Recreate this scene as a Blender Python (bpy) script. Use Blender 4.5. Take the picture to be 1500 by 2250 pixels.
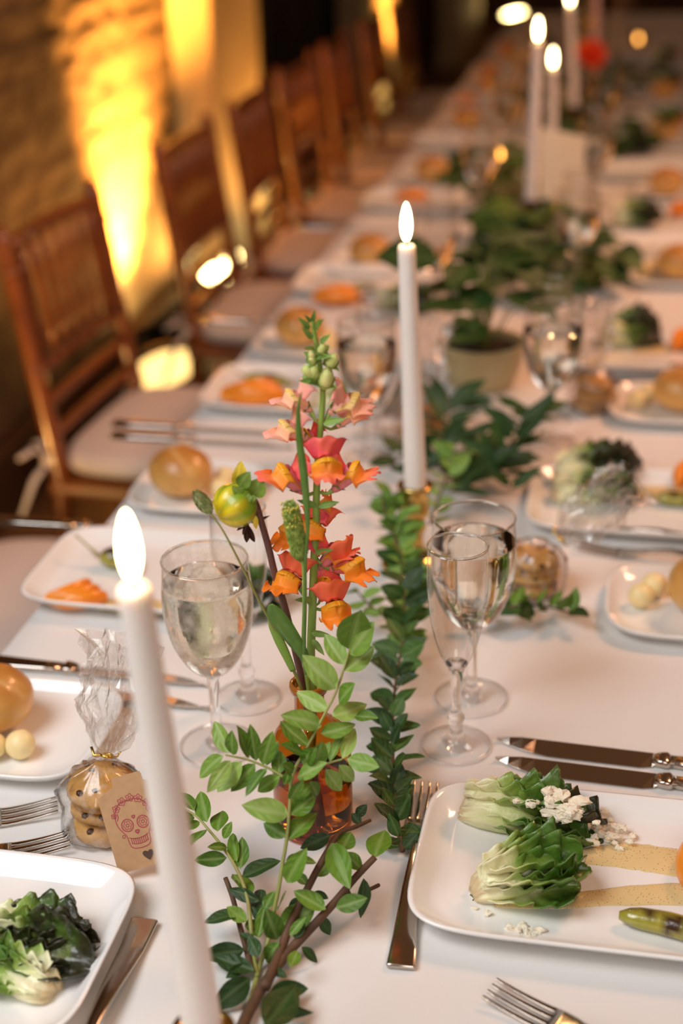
import bpy, bmesh, math, random
from mathutils import Vector as V, Matrix as M, Euler, noise
R = math.radians
rnd = random.Random(7)
for o in list(bpy.data.objects): bpy.data.objects.remove(o)
C = bpy.data.collections.new('place'); bpy.context.scene.collection.children.link(C)
scene = bpy.context.scene

# ---------------------------------------------------------------- camera (50 mm, stands at the end of the table)
TZ = 0.75                                   # height of the table top
CAMZ = TZ + 0.645
F, P_, R_, YAW = 3125.0, R(25), R(1.5), R(12)
def _yaw(v): return V((v[0]*math.cos(YAW)-v[1]*math.sin(YAW), v[0]*math.sin(YAW)+v[1]*math.cos(YAW), v[2]))
_f = V((0, math.cos(P_), -math.sin(P_))); _r = V((1, 0, 0)); _d = _f.cross(_r)
FW = _yaw(_f); RX = _yaw(math.cos(R_)*_r + math.sin(R_)*_d); DY = _yaw(-math.sin(R_)*_r + math.cos(R_)*_d)
FH = V((FW.x, FW.y, 0)).normalized(); RH = V((FH.y, -FH.x, 0))
EYE = V((0, 0, CAMZ))
cam = bpy.data.cameras.new('camera'); co = bpy.data.objects.new('camera', cam); C.objects.link(co)
mx = M((( RX.x, -DY.x, -FW.x, 0), (RX.y, -DY.y, -FW.y, 0), (RX.z, -DY.z, -FW.z, CAMZ), (0, 0, 0, 1)))
co.matrix_world = mx
cam.sensor_fit = 'VERTICAL'; cam.sensor_height = 36; cam.sensor_width = 24; cam.lens = 50
cam.clip_start = .05; cam.clip_end = 60
cam.dof.use_dof = True; cam.dof.focus_distance = 0.985; cam.dof.aperture_fstop = 3.2
scene.camera = co

# ---------------------------------------------------------------- light
w = bpy.data.worlds.new('hall_glow'); scene.world = w; w.use_nodes = True
bg = w.node_tree.nodes['Background']; bg.inputs[0].default_value = (1, .46, .20, 1); bg.inputs[1].default_value = .085
def area(name, loc, target, size, power, color, spread=180):
    l = bpy.data.lights.new(name, 'AREA'); l.shape = 'RECTANGLE'; l.size, l.size_y = size; l.energy = power; l.color = color; l.spread = R(spread)
    o = bpy.data.objects.new(name, l); C.objects.link(o); o.location = loc
    o.rotation_euler = (V(target)-V(loc)).to_track_quat('-Z', 'Y').to_euler(); return o
area('window_daylight', (-1.0, .20, 2.12), (-.22, .80, TZ), (1.1, .9), 9.6, (.97, .98, 1), 118)
area('rear_fill', (.5, -1.5, 2.2), (-.2, 1.2, TZ), (1.2, 1.2), 7, (1, .93, .87), 120)  # unseen area light behind the camera, brightens surfaces that face it
area('warm_fill', (1.0, 2.3, 2.6), (-.3, 2.1, TZ), (.5, .5), 13, (1, .46, .24), 110)  # warm area light added overhead to tint the farther cloth orange
scene.view_settings.view_transform = 'Standard'; scene.view_settings.look = 'None'
scene.view_settings.exposure = 0.22; scene.view_settings.gamma = 1; scene.view_settings.use_curve_mapping = False

# ---------------------------------------------------------------- helpers
def ray(u, v): return FW*F + RX*(u-750) + DY*(v-1125)
def W(u, v, h=0.0):                         # the point on the level h above the table seen at a photo position
    r = ray(u, v); return EYE + r*((TZ+h-CAMZ)/r.z)
def G(u, v, g):                             # the point on the upright plane g metres in front of the eye
    r = ray(u, v); return EYE + r*(g/r.dot(FH))
def gd(p): return (V(p)-EYE).dot(FH)
def thing(name, label, cat, loc=(0, 0, 0), rz=0, group=None, rot=None):
    o = bpy.data.objects.new(name, None); C.objects.link(o); o.empty_display_size = .02
    o.location = loc; o.rotation_euler = rot if rot else (0, 0, rz); o['label'] = label; o['category'] = cat
    if group: o['group'] = group
    return o
def tag(o, label, cat, group=None, kind=None):
    if label: o['label'] = label
    if cat: o['category'] = cat
    if group: o['group'] = group
    if kind: o['kind'] = kind
    return o
def struct(o): o['kind'] = 'structure'; return o
def link(name, me, parent=None, mw=None):   # an object for an existing mesh; mw places it inside its parent
    o = bpy.data.objects.new(name, me); C.objects.link(o)
    if parent is not None: o.parent = parent
    if mw is not None: o.matrix_basis = mw
    return o
class MB:
    def __init__(s): s.v = []; s.f = []; s.m = []; s.c = None
    def add(s, vs, fs, mi=0):
        n = len(s.v); s.v += [tuple(x) for x in vs]; s.f += [tuple(i+n for i in f) for f in fs]; s.m += [mi]*len(fs)
    def lathe(s, prof, seg=32, T=None, mi=0, close=False):
        vs = []; fs = []; n = len(prof)
        for k in range(seg):
            a = 2*math.pi*k/seg
            for r, z in prof: vs.append(V((max(r, 1e-5)*math.cos(a), max(r, 1e-5)*math.sin(a), z)))
        for k in range(seg):
            b = ((k+1) % seg)*n; a0 = k*n
            for i in range(n-1): fs.append((a0+i, b+i, b+i+1, a0+i+1))
        if T: vs = [T @ x for x in vs]
        s.add(vs, fs, mi)
    def tube(s, pts, rad, n=8, mi=0, cap=True, flat=1.0, up=None):
        pts = [V(p) for p in pts]; N = len(pts)
        if not hasattr(rad, '__len__'): rad = [rad]*N
        vs = []; fs = []; prev = None
        for i, p in enumerate(pts):
            t = (pts[min(i+1, N-1)]-pts[max(i-1, 0)]).normalized()
            if prev is None:
                u = V(up) if up is not None else (V((0, 0, 1)) if abs(t.z) < .9 else V((0, 1, 0)))
            else: u = prev
            u = (u - t*u.dot(t)).normalized(); prev = u; b = t.cross(u)
            for k in range(n):
                a = 2*math.pi*k/n; vs.append(p + u*(math.cos(a)*rad[i]*flat) + b*(math.sin(a)*rad[i]))
        for i in range(N-1):
            for k in range(n): fs.append((i*n+k, i*n+(k+1) % n, (i+1)*n+(k+1) % n, (i+1)*n+k))
        if cap: fs.append(tuple(range(n))[::-1]); fs.append(tuple((N-1)*n+k for k in range(n)))
        s.add(vs, fs, mi)
    def box(s, c, d, T=None, mi=0):
        x, y, z = d[0]/2, d[1]/2, d[2]/2
        vs = [V(c)+V((a*x, b*y, e*z)) for e in (-1, 1) for a, b in ((-1, -1), (1, -1), (1, 1), (-1, 1))]
        if T: vs = [T @ q for q in vs]
        s.add(vs, [(3, 2, 1, 0), (4, 5, 6, 7), (0, 1, 5, 4), (1, 2, 6, 5), (2, 3, 7, 6), (3, 0, 4, 7)], mi)
    def grid(s, fn, nu, nv, mi=0):
        vs = [fn(i/nu, j/nv) for j in range(nv+1) for i in range(nu+1)]; k = nu+1
        s.add(vs, [(j*k+i, j*k+i+1, (j+1)*k+i+1, (j+1)*k+i) for j in range(nv) for i in range(nu)], mi)
    def loft(s, rings, mi=0, cap0=True, cap1=True):
        n = len(rings[0]); vs = [p for r in rings for p in r]; fs = []
        for i in range(len(rings)-1):
            for k in range(n): fs.append((i*n+k, i*n+(k+1) % n, (i+1)*n+(k+1) % n, (i+1)*n+k))
        if cap0: fs.append(tuple(range(n))[::-1])
        if cap1: fs.append(tuple((len(rings)-1)*n+k for k in range(n)))
        s.add(vs, fs, mi)
    def ball(s, c, r, T=None, seg=14, rings=9, mi=0, fn=None):
        vs = []; fs = []
        for j in range(rings+1):
            th = math.pi*j/rings
            for k in range(seg):
                a = 2*math.pi*k/seg; q = V((math.sin(th)*math.cos(a), math.sin(th)*math.sin(a), math.cos(th)))
                e = fn(q) if fn else 1
                q = V((q.x*r[0]*e, q.y*r[1]*e, q.z*r[2]*e))
                if T: q = T @ q
                vs.append(q + V(c))
        for j in range(rings):
            for k in range(seg): fs.append((j*seg+k, (j+1)*seg+k, (j+1)*seg+(k+1) % seg, j*seg+(k+1) % seg))
        s.add(vs, fs, mi)
    def mesh(s, name, mats, smooth=True, off=None):
        me = bpy.data.meshes.new(name)
        me.from_pydata([(V(x)-V(off)) for x in s.v] if off is not None else s.v, [], s.f)
        mats = mats if isinstance(mats, (list, tuple)) else [mats]
        for m in mats: me.materials.append(m)
        me.polygons.foreach_set('material_index', s.m)
        if smooth: me.polygons.foreach_set('use_smooth', [True]*len(me.polygons))
        bm = bmesh.new(); bm.from_mesh(me); bmesh.ops.remove_doubles(bm, verts=bm.verts, dist=1e-6); bmesh.ops.recalc_face_normals(bm, faces=bm.faces); bm.to_mesh(me); bm.free()
        me.update(); return me
    def obj(s, name, mats, parent=None, smooth=True, off=None, mw=None, sub=0, bev=0, ang=None):
        me = s.mesh(name, mats, smooth, off); o = link(name, me, parent, mw)
        if bev:
            b = o.modifiers.new('bevel', 'BEVEL'); b.width = bev; b.segments = 2; b.limit_method = 'ANGLE'; b.angle_limit = R(40)
        if sub:
            q = o.modifiers.new('sub', 'SUBSURF'); q.levels = sub; q.render_levels = sub
        return o
def smooth_path(pts, n=4):                  # Catmull-Rom through the points
    pts = [V(p) for p in pts]; out = []
    for i in range(len(pts)-1):
        a, b, c, d = pts[max(i-1, 0)], pts[i], pts[i+1], pts[min(i+2, len(pts)-1)]
        for k in range(n):
            t = k/n; out.append(.5*((2*b)+(c-a)*t+(2*a-5*b+4*c-d)*t*t+(3*b-a-3*c+d)*t**3))
    out.append(pts[-1]); return out
def lerp(a, b, t): return a+(b-a)*t
def copy_tree(o, parent=None):
    c = o.copy(); C.objects.link(c)
    if parent is not None: c.parent = parent
    for ch in list(o.children): copy_tree(ch, c)
    return c
def again(o, loc, rz=None, label=None, rot=None):
    c = copy_tree(o); c.location = loc
    if rz is not None: c.rotation_euler = (0, 0, rz)
    if rot is not None: c.rotation_euler = rot
    if label: c['label'] = label
    return c
def frame(p, y, z):                         # matrix with local Y along y and Z near z
    y = V(y).normalized(); x = y.cross(V(z)); x = x.normalized() if x.length > 1e-6 else y.orthogonal().normalized(); z = x.cross(y)
    return M(((x.x, y.x, z.x, p[0]), (x.y, y.y, z.y, p[1]), (x.z, y.z, z.z, p[2]), (0, 0, 0, 1)))

# ---------------------------------------------------------------- materials
def mat(name, col, rough=.5, metal=0, noise_=None, bump=None, spec=.5, sss=0, sss_r=None, coat=0, trans=0, sheen=0):
    m = bpy.data.materials.new(name); m.use_nodes = True; nt = m.node_tree; b = nt.nodes['Principled BSDF']
    b.inputs['Base Color'].default_value = (*col, 1); b.inputs['Roughness'].default_value = rough; b.inputs['Metallic'].default_value = metal
    b.inputs['Specular IOR Level'].default_value = spec; b.inputs['Coat Weight'].default_value = coat
    b.inputs['Transmission Weight'].default_value = trans
    if sheen: b.inputs['Sheen Weight'].default_value = sheen
    if sss:
        b.inputs['Subsurface Weight'].default_value = sss; b.inputs['Subsurface Radius'].default_value = sss_r or (1, .5, .25); b.inputs['Subsurface Scale'].default_value = .006
    tc = nt.nodes.new('ShaderNodeTexCoord')
    if noise_:                              # (scale, second colour, low, high, detail)
        n = nt.nodes.new('ShaderNodeTexNoise'); n.inputs['Scale'].default_value = noise_[0]; n.inputs['Detail'].default_value = noise_[4] if len(noise_) > 4 else 4
        nt.links.new(tc.outputs['Object'], n.inputs['Vector'])
        r = nt.nodes.new('ShaderNodeValToRGB'); r.color_ramp.elements[0].position = noise_[2]; r.color_ramp.elements[1].position = noise_[3]
        r.color_ramp.elements[0].color = (*noise_[1], 1); r.color_ramp.elements[1].color = (*col, 1)
        nt.links.new(n.outputs[0], r.inputs[0]); nt.links.new(r.outputs[0], b.inputs['Base Color'])
    if bump:                                # (scale, strength, distance)
        n = nt.nodes.new('ShaderNodeTexNoise'); n.inputs['Scale'].default_value = bump[0]; n.inputs['Detail'].default_value = 5
        nt.links.new(tc.outputs['Object'], n.inputs['Vector'])
        k = nt.nodes.new('ShaderNodeBump'); k.inputs['Strength'].default_value = bump[1]; k.inputs['Distance'].default_value = bump[2] if len(bump) > 2 else .01
        nt.links.new(n.outputs[0], k.inputs['Height']); nt.links.new(k.outputs[0], b.inputs['Normal'])
    return m
def attr_mat(name, rough=.45, sss=0, bump=None, spec=.5, coat=0):   # own colour per point, from the mesh's 'tint' attribute
    m = mat(name, (1, 1, 1), rough, bump=bump, spec=spec, sss=sss, coat=coat); nt = m.node_tree; a = nt.nodes.new('ShaderNodeVertexColor'); a.layer_name = 'tint'
    nt.links.new(a.outputs[0], nt.nodes['Principled BSDF'].inputs['Base Color']); return m
def tint(me, fn):
    a = me.color_attributes.new('tint', 'FLOAT_COLOR', 'POINT')
    for i, v in enumerate(me.vertices): a.data[i].color = (*fn(v.co), 1)
def emit(name, col, s):
    m = bpy.data.materials.new(name); m.use_nodes = True; nt = m.node_tree; nt.nodes.clear()
    e = nt.nodes.new('ShaderNodeEmission'); e.inputs[0].default_value = (*col, 1); e.inputs[1].default_value = s
    o = nt.nodes.new('ShaderNodeOutputMaterial'); nt.links.new(e.outputs[0], o.inputs[0]); return m
def thin_glass(name, col=(1, 1, 1), fac=1.0, rough=.0, haze=None):  # a thin wall: clear, mirror-like at grazing angles
    m = bpy.data.materials.new(name); m.use_nodes = True; nt = m.node_tree; nt.nodes.clear(); N = nt.nodes.new; L = nt.links.new
    t = N('ShaderNodeBsdfTransparent'); t.inputs[0].default_value = (*col, 1)
    g = N('ShaderNodeBsdfGlossy'); g.inputs['Roughness'].default_value = rough
    fr = N('ShaderNodeLayerWeight'); fr.inputs[0].default_value = .5
    pw = N('ShaderNodeMath'); pw.operation = 'POWER'; pw.inputs[1].default_value = 4.0
    mu = N('ShaderNodeMath'); mu.operation = 'MULTIPLY_ADD'; mu.inputs[1].default_value = .75*fac; mu.inputs[2].default_value = .045*fac; mu.use_clamp = True
    L(fr.outputs['Facing'], pw.inputs[0])
    mi = N('ShaderNodeMixShader'); o = N('ShaderNodeOutputMaterial')
    L(pw.outputs[0], mu.inputs[0]); L(mu.outputs[0], mi.inputs[0]); L(t.outputs[0], mi.inputs[1]); L(g.outputs[0], mi.inputs[2])
    last = mi
    if haze:                                # condensation / wrinkles: (scale, amount, colour, low, high)
        tc = N('ShaderNodeTexCoord'); n = N('ShaderNodeTexNoise'); n.inputs['Scale'].default_value = haze[0]; n.inputs['Detail'].default_value = 6
        L(tc.outputs['Object'], n.inputs['Vector']); mr = N('ShaderNodeMapRange'); mr.inputs[1].default_value = haze[3]; mr.inputs[2].default_value = haze[4]; mr.inputs[4].default_value = haze[1]
        L(n.outputs[0], mr.inputs[0]); d = N('ShaderNodeBsdfDiffuse'); d.inputs[0].default_value = (*haze[2], 1)
        tl = N('ShaderNodeBsdfTranslucent'); tl.inputs[0].default_value = (*haze[2], 1); ad = N('ShaderNodeMixShader'); L(d.outputs[0], ad.inputs[1]); L(tl.outputs[0], ad.inputs[2])
        m2 = N('ShaderNodeMixShader'); L(mr.outputs[0], m2.inputs[0]); L(mi.outputs[0], m2.inputs[1]); L(ad.outputs[0], m2.inputs[2]); last = m2
        bp = N('ShaderNodeBump'); bp.inputs['Strength'].default_value = .25; bp.inputs['Distance'].default_value = .002; L(n.outputs[0], bp.inputs['Height']); L(bp.outputs[0], g.inputs['Normal'])
    L(last.outputs[0], o.inputs[0]); return m
def solid_glass(name, col=(1, 1, 1), ior=1.45, rough=0, bump=None):
    return mat(name, col, rough, trans=1, bump=bump) 
# ================================================================ the room
def stone_mat():
    m = mat('rough_stone', (.20, .13, .07), .9, noise_=(3.2, (.07, .042, .018), .35, .68, 8), bump=(14, .6, .015)); 
    nt = m.node_tree; g = nt.nodes.new('ShaderNodeNewGeometry')
    for n in nt.nodes:
        if n.type == 'TEX_NOISE': nt.links.new(g.outputs['Position'], n.inputs['Vector'])
    return m
M_wall = stone_mat()
M_joint = M_wall
M_floor = mat('dark_floor_boards', (.16, .08, .035), .55, noise_=(6, (.09, .045, .02), .3, .7))
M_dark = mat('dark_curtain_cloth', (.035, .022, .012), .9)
M_post = mat('painted_timber', (.52, .40, .24), .7, noise_=(5, (.40, .29, .16), .3, .7))
M_brown = mat('brown_panelling', (.11, .065, .035), .75, noise_=(4, (.07, .04, .02), .3, .7))
b = MB(); b.box((0, 5.5, -.1), (9, 18, .2)); struct(b.obj('floor', M_floor, smooth=False))
# the left wall's bay of rough stone, courses of stones standing proud of a mortar bed
b = MB(); b.box((-1.52, 1.9, 1.6), (.2, 5.4, 3.2)); wl = struct(b.obj('wall_left', M_joint, smooth=False))
sr = random.Random(3); stones = []
for k in range(4):
    q = MB(); n = 5
    def fn(i, j, k=k):
        e = min(i, 1-i, j, 1-j); lift = .003*min(1, e*6)**.5
        return V((lift + 0.007*noise.noise(V((i*3+k*7, j*3, 0))), (i-.5), (j-.5)))
    q.grid(fn, n, n); stones.append(q.mesh('stone', M_wall))
z = 0.02
while z < 1.75:
    h = sr.uniform(.07, .14); y = 1.7 + sr.uniform(0, .2)
    while y < 4.5:
        L = min(sr.uniform(.14, .34), 4.56-y)
        o = link('stone', sr.choice(stones), wl, M.Translation((-1.42, y+L/2, z+h/2)) @ M.Diagonal((1, L*.985, h*.97, 1)))
        y += L
    z += h
b = MB(); b.box((-1.39, 2.0, .085), (.05, 5.2, .17)); struct(b.obj('baseboard_left', mat('dark_baseboard', (.05, .025, .012), .6), smooth=False, bev=.006))
# pilasters with a base and chamfered shaft
def pilaster(name, y, wy, x=-1.36):
    b = MB(); b.box((x, y, 1.65), (.14, wy, 3.3)); b.box((x+.005, y, .06), (.17, wy+.04, .12))
    return struct(b.obj(name, M_post, smooth=False, bev=.012))
def on_u(u, v, X): r = ray(u, v); return EYE + r*(X/r.x)
for n, (l, r_, xf) in enumerate(((458, 566, -1.29), (803, 866, -1.27), (1006, 1056, -1.25))):
    y0, y1 = on_u(l, 0, xf).y, on_u(r_, 0, xf).y; pilaster('trim_%d' % (n+1), (y0+y1)/2, y1-y0, xf-.07)
# curtained bays beyond: hanging folds
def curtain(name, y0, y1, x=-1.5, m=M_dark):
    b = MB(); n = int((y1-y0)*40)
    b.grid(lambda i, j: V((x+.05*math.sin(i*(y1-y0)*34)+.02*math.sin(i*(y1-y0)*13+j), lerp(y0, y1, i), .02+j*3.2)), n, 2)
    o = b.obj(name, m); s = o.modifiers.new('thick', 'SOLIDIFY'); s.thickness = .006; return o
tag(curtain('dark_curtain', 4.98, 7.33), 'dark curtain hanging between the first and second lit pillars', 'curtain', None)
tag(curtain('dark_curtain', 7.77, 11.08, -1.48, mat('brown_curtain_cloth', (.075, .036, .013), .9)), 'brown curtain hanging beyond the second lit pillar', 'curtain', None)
b = MB(); b.box((1.5, 13.6, 1.6), (7, .2, 3.2)); wb = struct(b.obj('wall_back', M_brown, smooth=False))
for k in range(12):
    q = MB(); q.box((-1.7+k*.55, 13.46, 1.6), (.5, .06, 3.1)); q.obj('panel', M_brown, wb, smooth=False, bev=.01)
# uplights standing on the floor along the wall
M_can = mat('black_metal', (.02, .02, .022), .45, metal=.6)
M_lens = emit('lamp_lens', (1, .72, .28), 32)
M_lens_dim = emit('bright_patch_lens', (1, .62, .20), 2.3)  # glow of the added low uplight, softened to pass for a lit patch
def uplight(label, loc, aim, power, rz=0, spot=95, tilt=.5, r=.085, lens_s=None):
    t = thing('uplight', label, 'uplight', loc, 0, 'uplights along the left wall')
    d = (V(aim)-V(loc)).normalized(); T = frame((0, 0, .17), d.orthogonal(), d)
    b = MB(); b.lathe([(0, -.12), (r*.8, -.12), (r, -.09), (r*1.05, .0), (r*1.12, .012), (r*1.12, .03), (r*.98, .03), (r*.98, .012)], 28, T); b.obj('housing', M_can, t)
    b = MB(); b.lathe([(0, .018), (r*.5, .016), (r*.98, .012)], 28, T); b.obj('lens', lens_s or M_lens, t)
    b = MB(); b.tube([(0, -.11, .0), (0, -.12, .17)], .008, 8); b.tube([(0, .11, .0), (0, .12, .17)], .008, 8); b.box((0, 0, .008), (.12, .26, .016)); b.obj('yoke', M_can, t, bev=.003)
    l = bpy.data.lights.new('uplight_beam', 'SPOT'); l.energy = power; l.color = (1, .41, .07); l.spot_size = R(spot); l.spot_blend = .9; l.shadow_soft_size = .05
    o = bpy.data.objects.new('uplight_beam', l); C.objects.link(o); o.parent = t; o.location = V((0, 0, .17)) + d*.06; o.rotation_euler = d.to_track_quat('-Z', 'Y').to_euler()
    return t
def floor_at(u, v, h): p = W(u, v, h-.17+.17-TZ); return V((p.x, p.y, 0))
uplight('uplight against the stone wall under the brightest wall patch', (-1.26, 3.74, 0), (-1.42, 3.84, .50), 1150, spot=76, r=.09)
p = floor_at(368, 832, .16); uplight('low uplight added between the second and third chairs, standing in for a bright patch', p, (p.x-.12, p.y-.30, .95), 12, spot=120, r=.095, lens_s=M_lens_dim)  # fixture added where a bright patch shows low behind the chairs
uplight('uplight with its glowing lens tilted, behind the chair that hides the wall glow', (-1.30, 4.36, .0), (-1.38, 3.8, .5), 60, spot=100, r=.07)
uplight('small added uplight hidden behind the chairs to light the first pillar', (-1.08, 4.90, .0), (-1.31, 4.58, .75), 34, spot=110)  # added out of sight to keep the first pillar glowing orange
p = floor_at(870, 240, .22); uplight('uplight with round glowing lens standing before the second lit pillar', (-1.10, 7.25, .0), (-1.30, 7.45, 1.1), 320, spot=70)
uplight('farthest uplight, a round glowing lens beyond the candles', (-1.0, 11.6, .02), (-1.25, 11.3, 1.5), 420, spot=70)
uplight('uplight beside the wall left of the nearest chairs', (-1.22, 1.2, 0), (-1.0, 2.1, .75), 30, spot=60)
# ================================================================ the table and its cloth
TX0, TX1, TY0, TY1 = -.53, .19, .10, 6.3
M_wood = mat('plywood_table', (.35, .22, .11), .6)
M_cloth = mat('white_linen', (.73, .72, .70), .85, bump=(900, .12, .0006), sheen=.2)
t = thing('banquet_table', 'long banquet table under the white tablecloth', 'table', ((TX0+TX1)/2, (TY0+TY1)/2, 0))
b = MB(); b.box((0, 0, TZ-.02), (TX1-TX0-.02, TY1-TY0-.02, .03)); b.obj('tabletop', M_wood, t, smooth=False, bev=.004)
for sx in (-1, 1):
    for yy in (-2.9, -1, 1, 2.9):
        b = MB(); b.box((sx*.3, yy, (TZ-.04)/2), (.04, .04, TZ-.04)); b.obj('leg', M_wood, t, smooth=False, bev=.003)
def cloth():
    b = MB(); n = 150; prof = []
    hw = (TX1-TX0)/2; cx = (TX0+TX1)/2; D = .20
    us = [-1-D/hw, -1-.13/hw, -1-.08/hw, -1-.04/hw, -1.012, -1] + [-.9+.1*i for i in range(19)] + [1, 1.012, 1+.04/hw, 1+.08/hw, 1+.13/hw, 1+D/hw]
    vs = []; 
    for j in range(n+1):
        y = lerp(TY0, TY1, j/n)
        for u in us:
            if abs(u) <= 1:
                x = u*hw; z = .0012*noise.noise(V((x*5, y*2.2, 0)))
                if abs(u) == 1: z -= .001
            else:
                d = (abs(u)-1)*hw; k = math.copysign(1, u)
                x = k*(hw + min(.008, d) + 0.06*d*(.5+.5*math.sin(y*21+2*math.sin(y*3.1)))); z = -.006 - d + .0
            vs.append((cx+x, y, TZ+z))
    k = len(us)
    b.add(vs, [(j*k+i, j*k+i+1, (j+1)*k+i+1, (j+1)*k+i) for j in range(n) for i in range(k-1)])
    o = b.obj('tablecloth', M_cloth); return o
tag(cloth(), 'white linen tablecloth spread over the long banquet table', 'tablecloth')

# ================================================================ chairs
M_cw = mat('fruitwood_varnish', (.25, .072, .014), .26, noise_=(14, (.15, .04, .008), .3, .7), coat=.5)
M_cush = mat('cream_cushion_cloth', (.66, .58, .52), .9, bump=(400, .15, .001), sheen=.2)
def turned(b, p0, p1, r, rings=()):
    p0, p1 = V(p0), V(p1); ts = sorted(set([0, 1] + [x for q in rings for x in (q-.018, q-.009, q, q+.009, q+.018)]))
    rad = []
    for x in ts: rad.append(r*(1.35 if any(abs(x-q) < .001 for q in rings) else (1.15 if any(abs(abs(x-q)-.009) < .001 for q in rings) else 1)))
    b.tube([p0.lerp(p1, x) for x in ts], rad, 12)
def make_chair():                           # faces +x; origin on the floor under the back legs' middle
    t = thing('wooden_chair', '', 'chair', (0, 0, 0), 0, 'wooden chairs along the left side')
    hw = .175
    def bx(z): return -.055*max(0, (z-.45)/.42)      # rake of the back
    for s in (-1, 1):
        b = MB(); b.tube([(-.05, s*hw, 0), (-.01, s*hw, .25), (0, s*hw, .45), (bx(.65), s*hw, .65), (bx(.85), s*hw, .85), (bx(.87)-.002, s*hw, .872)],
                         [.011, .014, .0165, .015, .0135, .008], 12)
        for z in (.30, .50, .64, .80): b.tube([(bx(z-.006), s*hw, z-.006), (bx(z), s*hw, z), (bx(z+.006), s*hw, z+.006)], [.015, .019, .015], 12)
        b.obj('back_post', M_cw, t)
    for s in (-1, 1):
        b = MB(); turned(b, (.34, s*.185, 0), (.335, s*.185, .43), .015, (.5, .75)); b.obj('front_leg', M_cw, t)
    b = MB(); b.box((.165, 0, .435), (.37, .385, .03)); b.obj('seat', M_cw, t, smooth=False, bev=.01)
    for z, r in ((.835, .013), (.63, .010), (.575, .010), (.52, .009)):
        b = MB(); b.tube([(bx(z)-.006*math.cos(y/hw*1.4), y, z + (.008*math.cos(y/hw*1.5) if z > .8 else 0)) for y in [hw*(-1+.25*i) for i in range(9)]], r, 10); b.obj('back_rail', M_cw, t)
    for i in range(7):
        y = -hw + (i+1)*2*hw/8; b = MB(); b.tube([(bx(.63), y, .63), (bx(.68), y, .68), (bx(.73), y, .73), (bx(.78), y, .78), (bx(.835), y, .838)], [.0065, .009, .0065, .009, .0065], 8); b.obj('spindle', M_cw, t)
    for s in (-1, 1):
        for z in (.16, .25):
            b = MB(); b.tube([(-.02, s*.177, z), (.335, s*.183, z)], .009, 8); b.obj('stretcher', M_cw, t)
    for z in (.12, .2):
        b = MB(); b.tube([(.337, -.18, z), (.337, .18, z)], .009, 8); b.obj('stretcher', M_cw, t)
    b = MB()                                # cushion: a soft rounded square
    def ring(s, z): return [V((.172+s*.185*math.copysign(abs(math.cos(a))**.42, math.cos(a)), s*.19*math.copysign(abs(math.sin(a))**.42, math.sin(a)), z)) for a in [2*math.pi*k/40 for k in range(40)]]
    b.loft([ring(.93, .452), ring(1, .462), ring(1.01, .475), ring(.985, .488), ring(.9, .496), ring(.6, .502), ring(.25, .504)])
    cu = b.obj('seat_cushion', M_cush, t, sub=1)
    for s in (-1, 1):                       # the ties knotted round the back posts
        b = MB()
        for a, L, dz in ((.4, .07, .02), (2.6, .07, .015), (1.2, .10, -.09), (2.0, .09, -.10), (.1, .05, -.04)):
            p = V((-.012, s*.185, .485)); q = p + V((-.5*L, s*math.sin(a)*L*.4+math.cos(a)*L*.5, dz))
            b.tube([p, p.lerp(q, .5)+V((0, 0, .018)), q], [.004, .009, .006], 8, flat=.4)
        b.ball((-.014, s*.186, .485), (.012, .012, .012), seg=8, rings=6); b.obj('tie', M_cush, cu)
    return t
ch = make_chair(); ch.location = (-.905, 2.225, 0); ch.rotation_euler = (0, 0, R(-3))
ch['label'] = 'nearest wooden chair whose whole slatted back shows, cream tie on its post'
for y, rz, lab in ((1.56, 2, 'wooden chair cut off by the left edge of the frame, tie at its post'),
                   (2.93, 0, 'wooden chair in front of the brightest wall glow, second slatted back'),
                   (3.46, 2, 'wooden chair standing before the first lit pillar'),
                   (3.98, -2, 'fourth dark slatted wooden chair, just past the first lit pillar'),
                   (4.52, 1, 'wooden chair in front of the dark curtain, fifth along the wall side'),
                   (5.15, 0, 'wooden chair farther down the table, left of the second glowing uplight'),
                   (5.75, 0, 'farthest wooden chair on the wall side of the table')):
    again(ch, (-.89 if y > 2 else -.90, y, 0), R(rz), lab)

# ================================================================ plates and bowls
M_china = mat('white_china', (.86, .86, .84), .12, coat=.6)
def sq_ring(a, b_, n, z, N=64):
    out = []
    for k in range(N):
        t = 2*math.pi*k/N; c, s = math.cos(t), math.sin(t); e = 2/n
        out.append(V((a*math.copysign(abs(c)**e, c), b_*math.copysign(abs(s)**e, s), z)))
    return out
def plate_mesh(name, a, b_, n, h, rimw):
    b = MB(); rs = []
    for d, z in ((rimw*1.25, .0), (rimw*1.15, .0), (rimw*1.1, .0025), (rimw*.7, .005), (rimw*.15, h-.005), (.0006, h-.0015), (0, h), (.0016, h+.0006), (.004, h-.0008), (rimw*.55, .0075), (rimw*.9, .0055), (rimw*1.3, .0048), (rimw*2.2, .0045)):
        rs.append(sq_ring(a-d, b_-d, n, z))
    b.loft(rs, cap0=True, cap1=True); return b.mesh(name, M_china)
PM = plate_mesh('dinner_plate', .122, .083, 6, .017, .022)
BM_ = plate_mesh('bread_plate', .070, .070, 3.6, .014, .018)
def plate(name, me, x, y, rz, label, group):
    o = link(name, me); o.location = (x, y, TZ+.0008); o.rotation_euler = (0, 0, R(rz)); return tag(o, label, 'plate', group)
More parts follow.
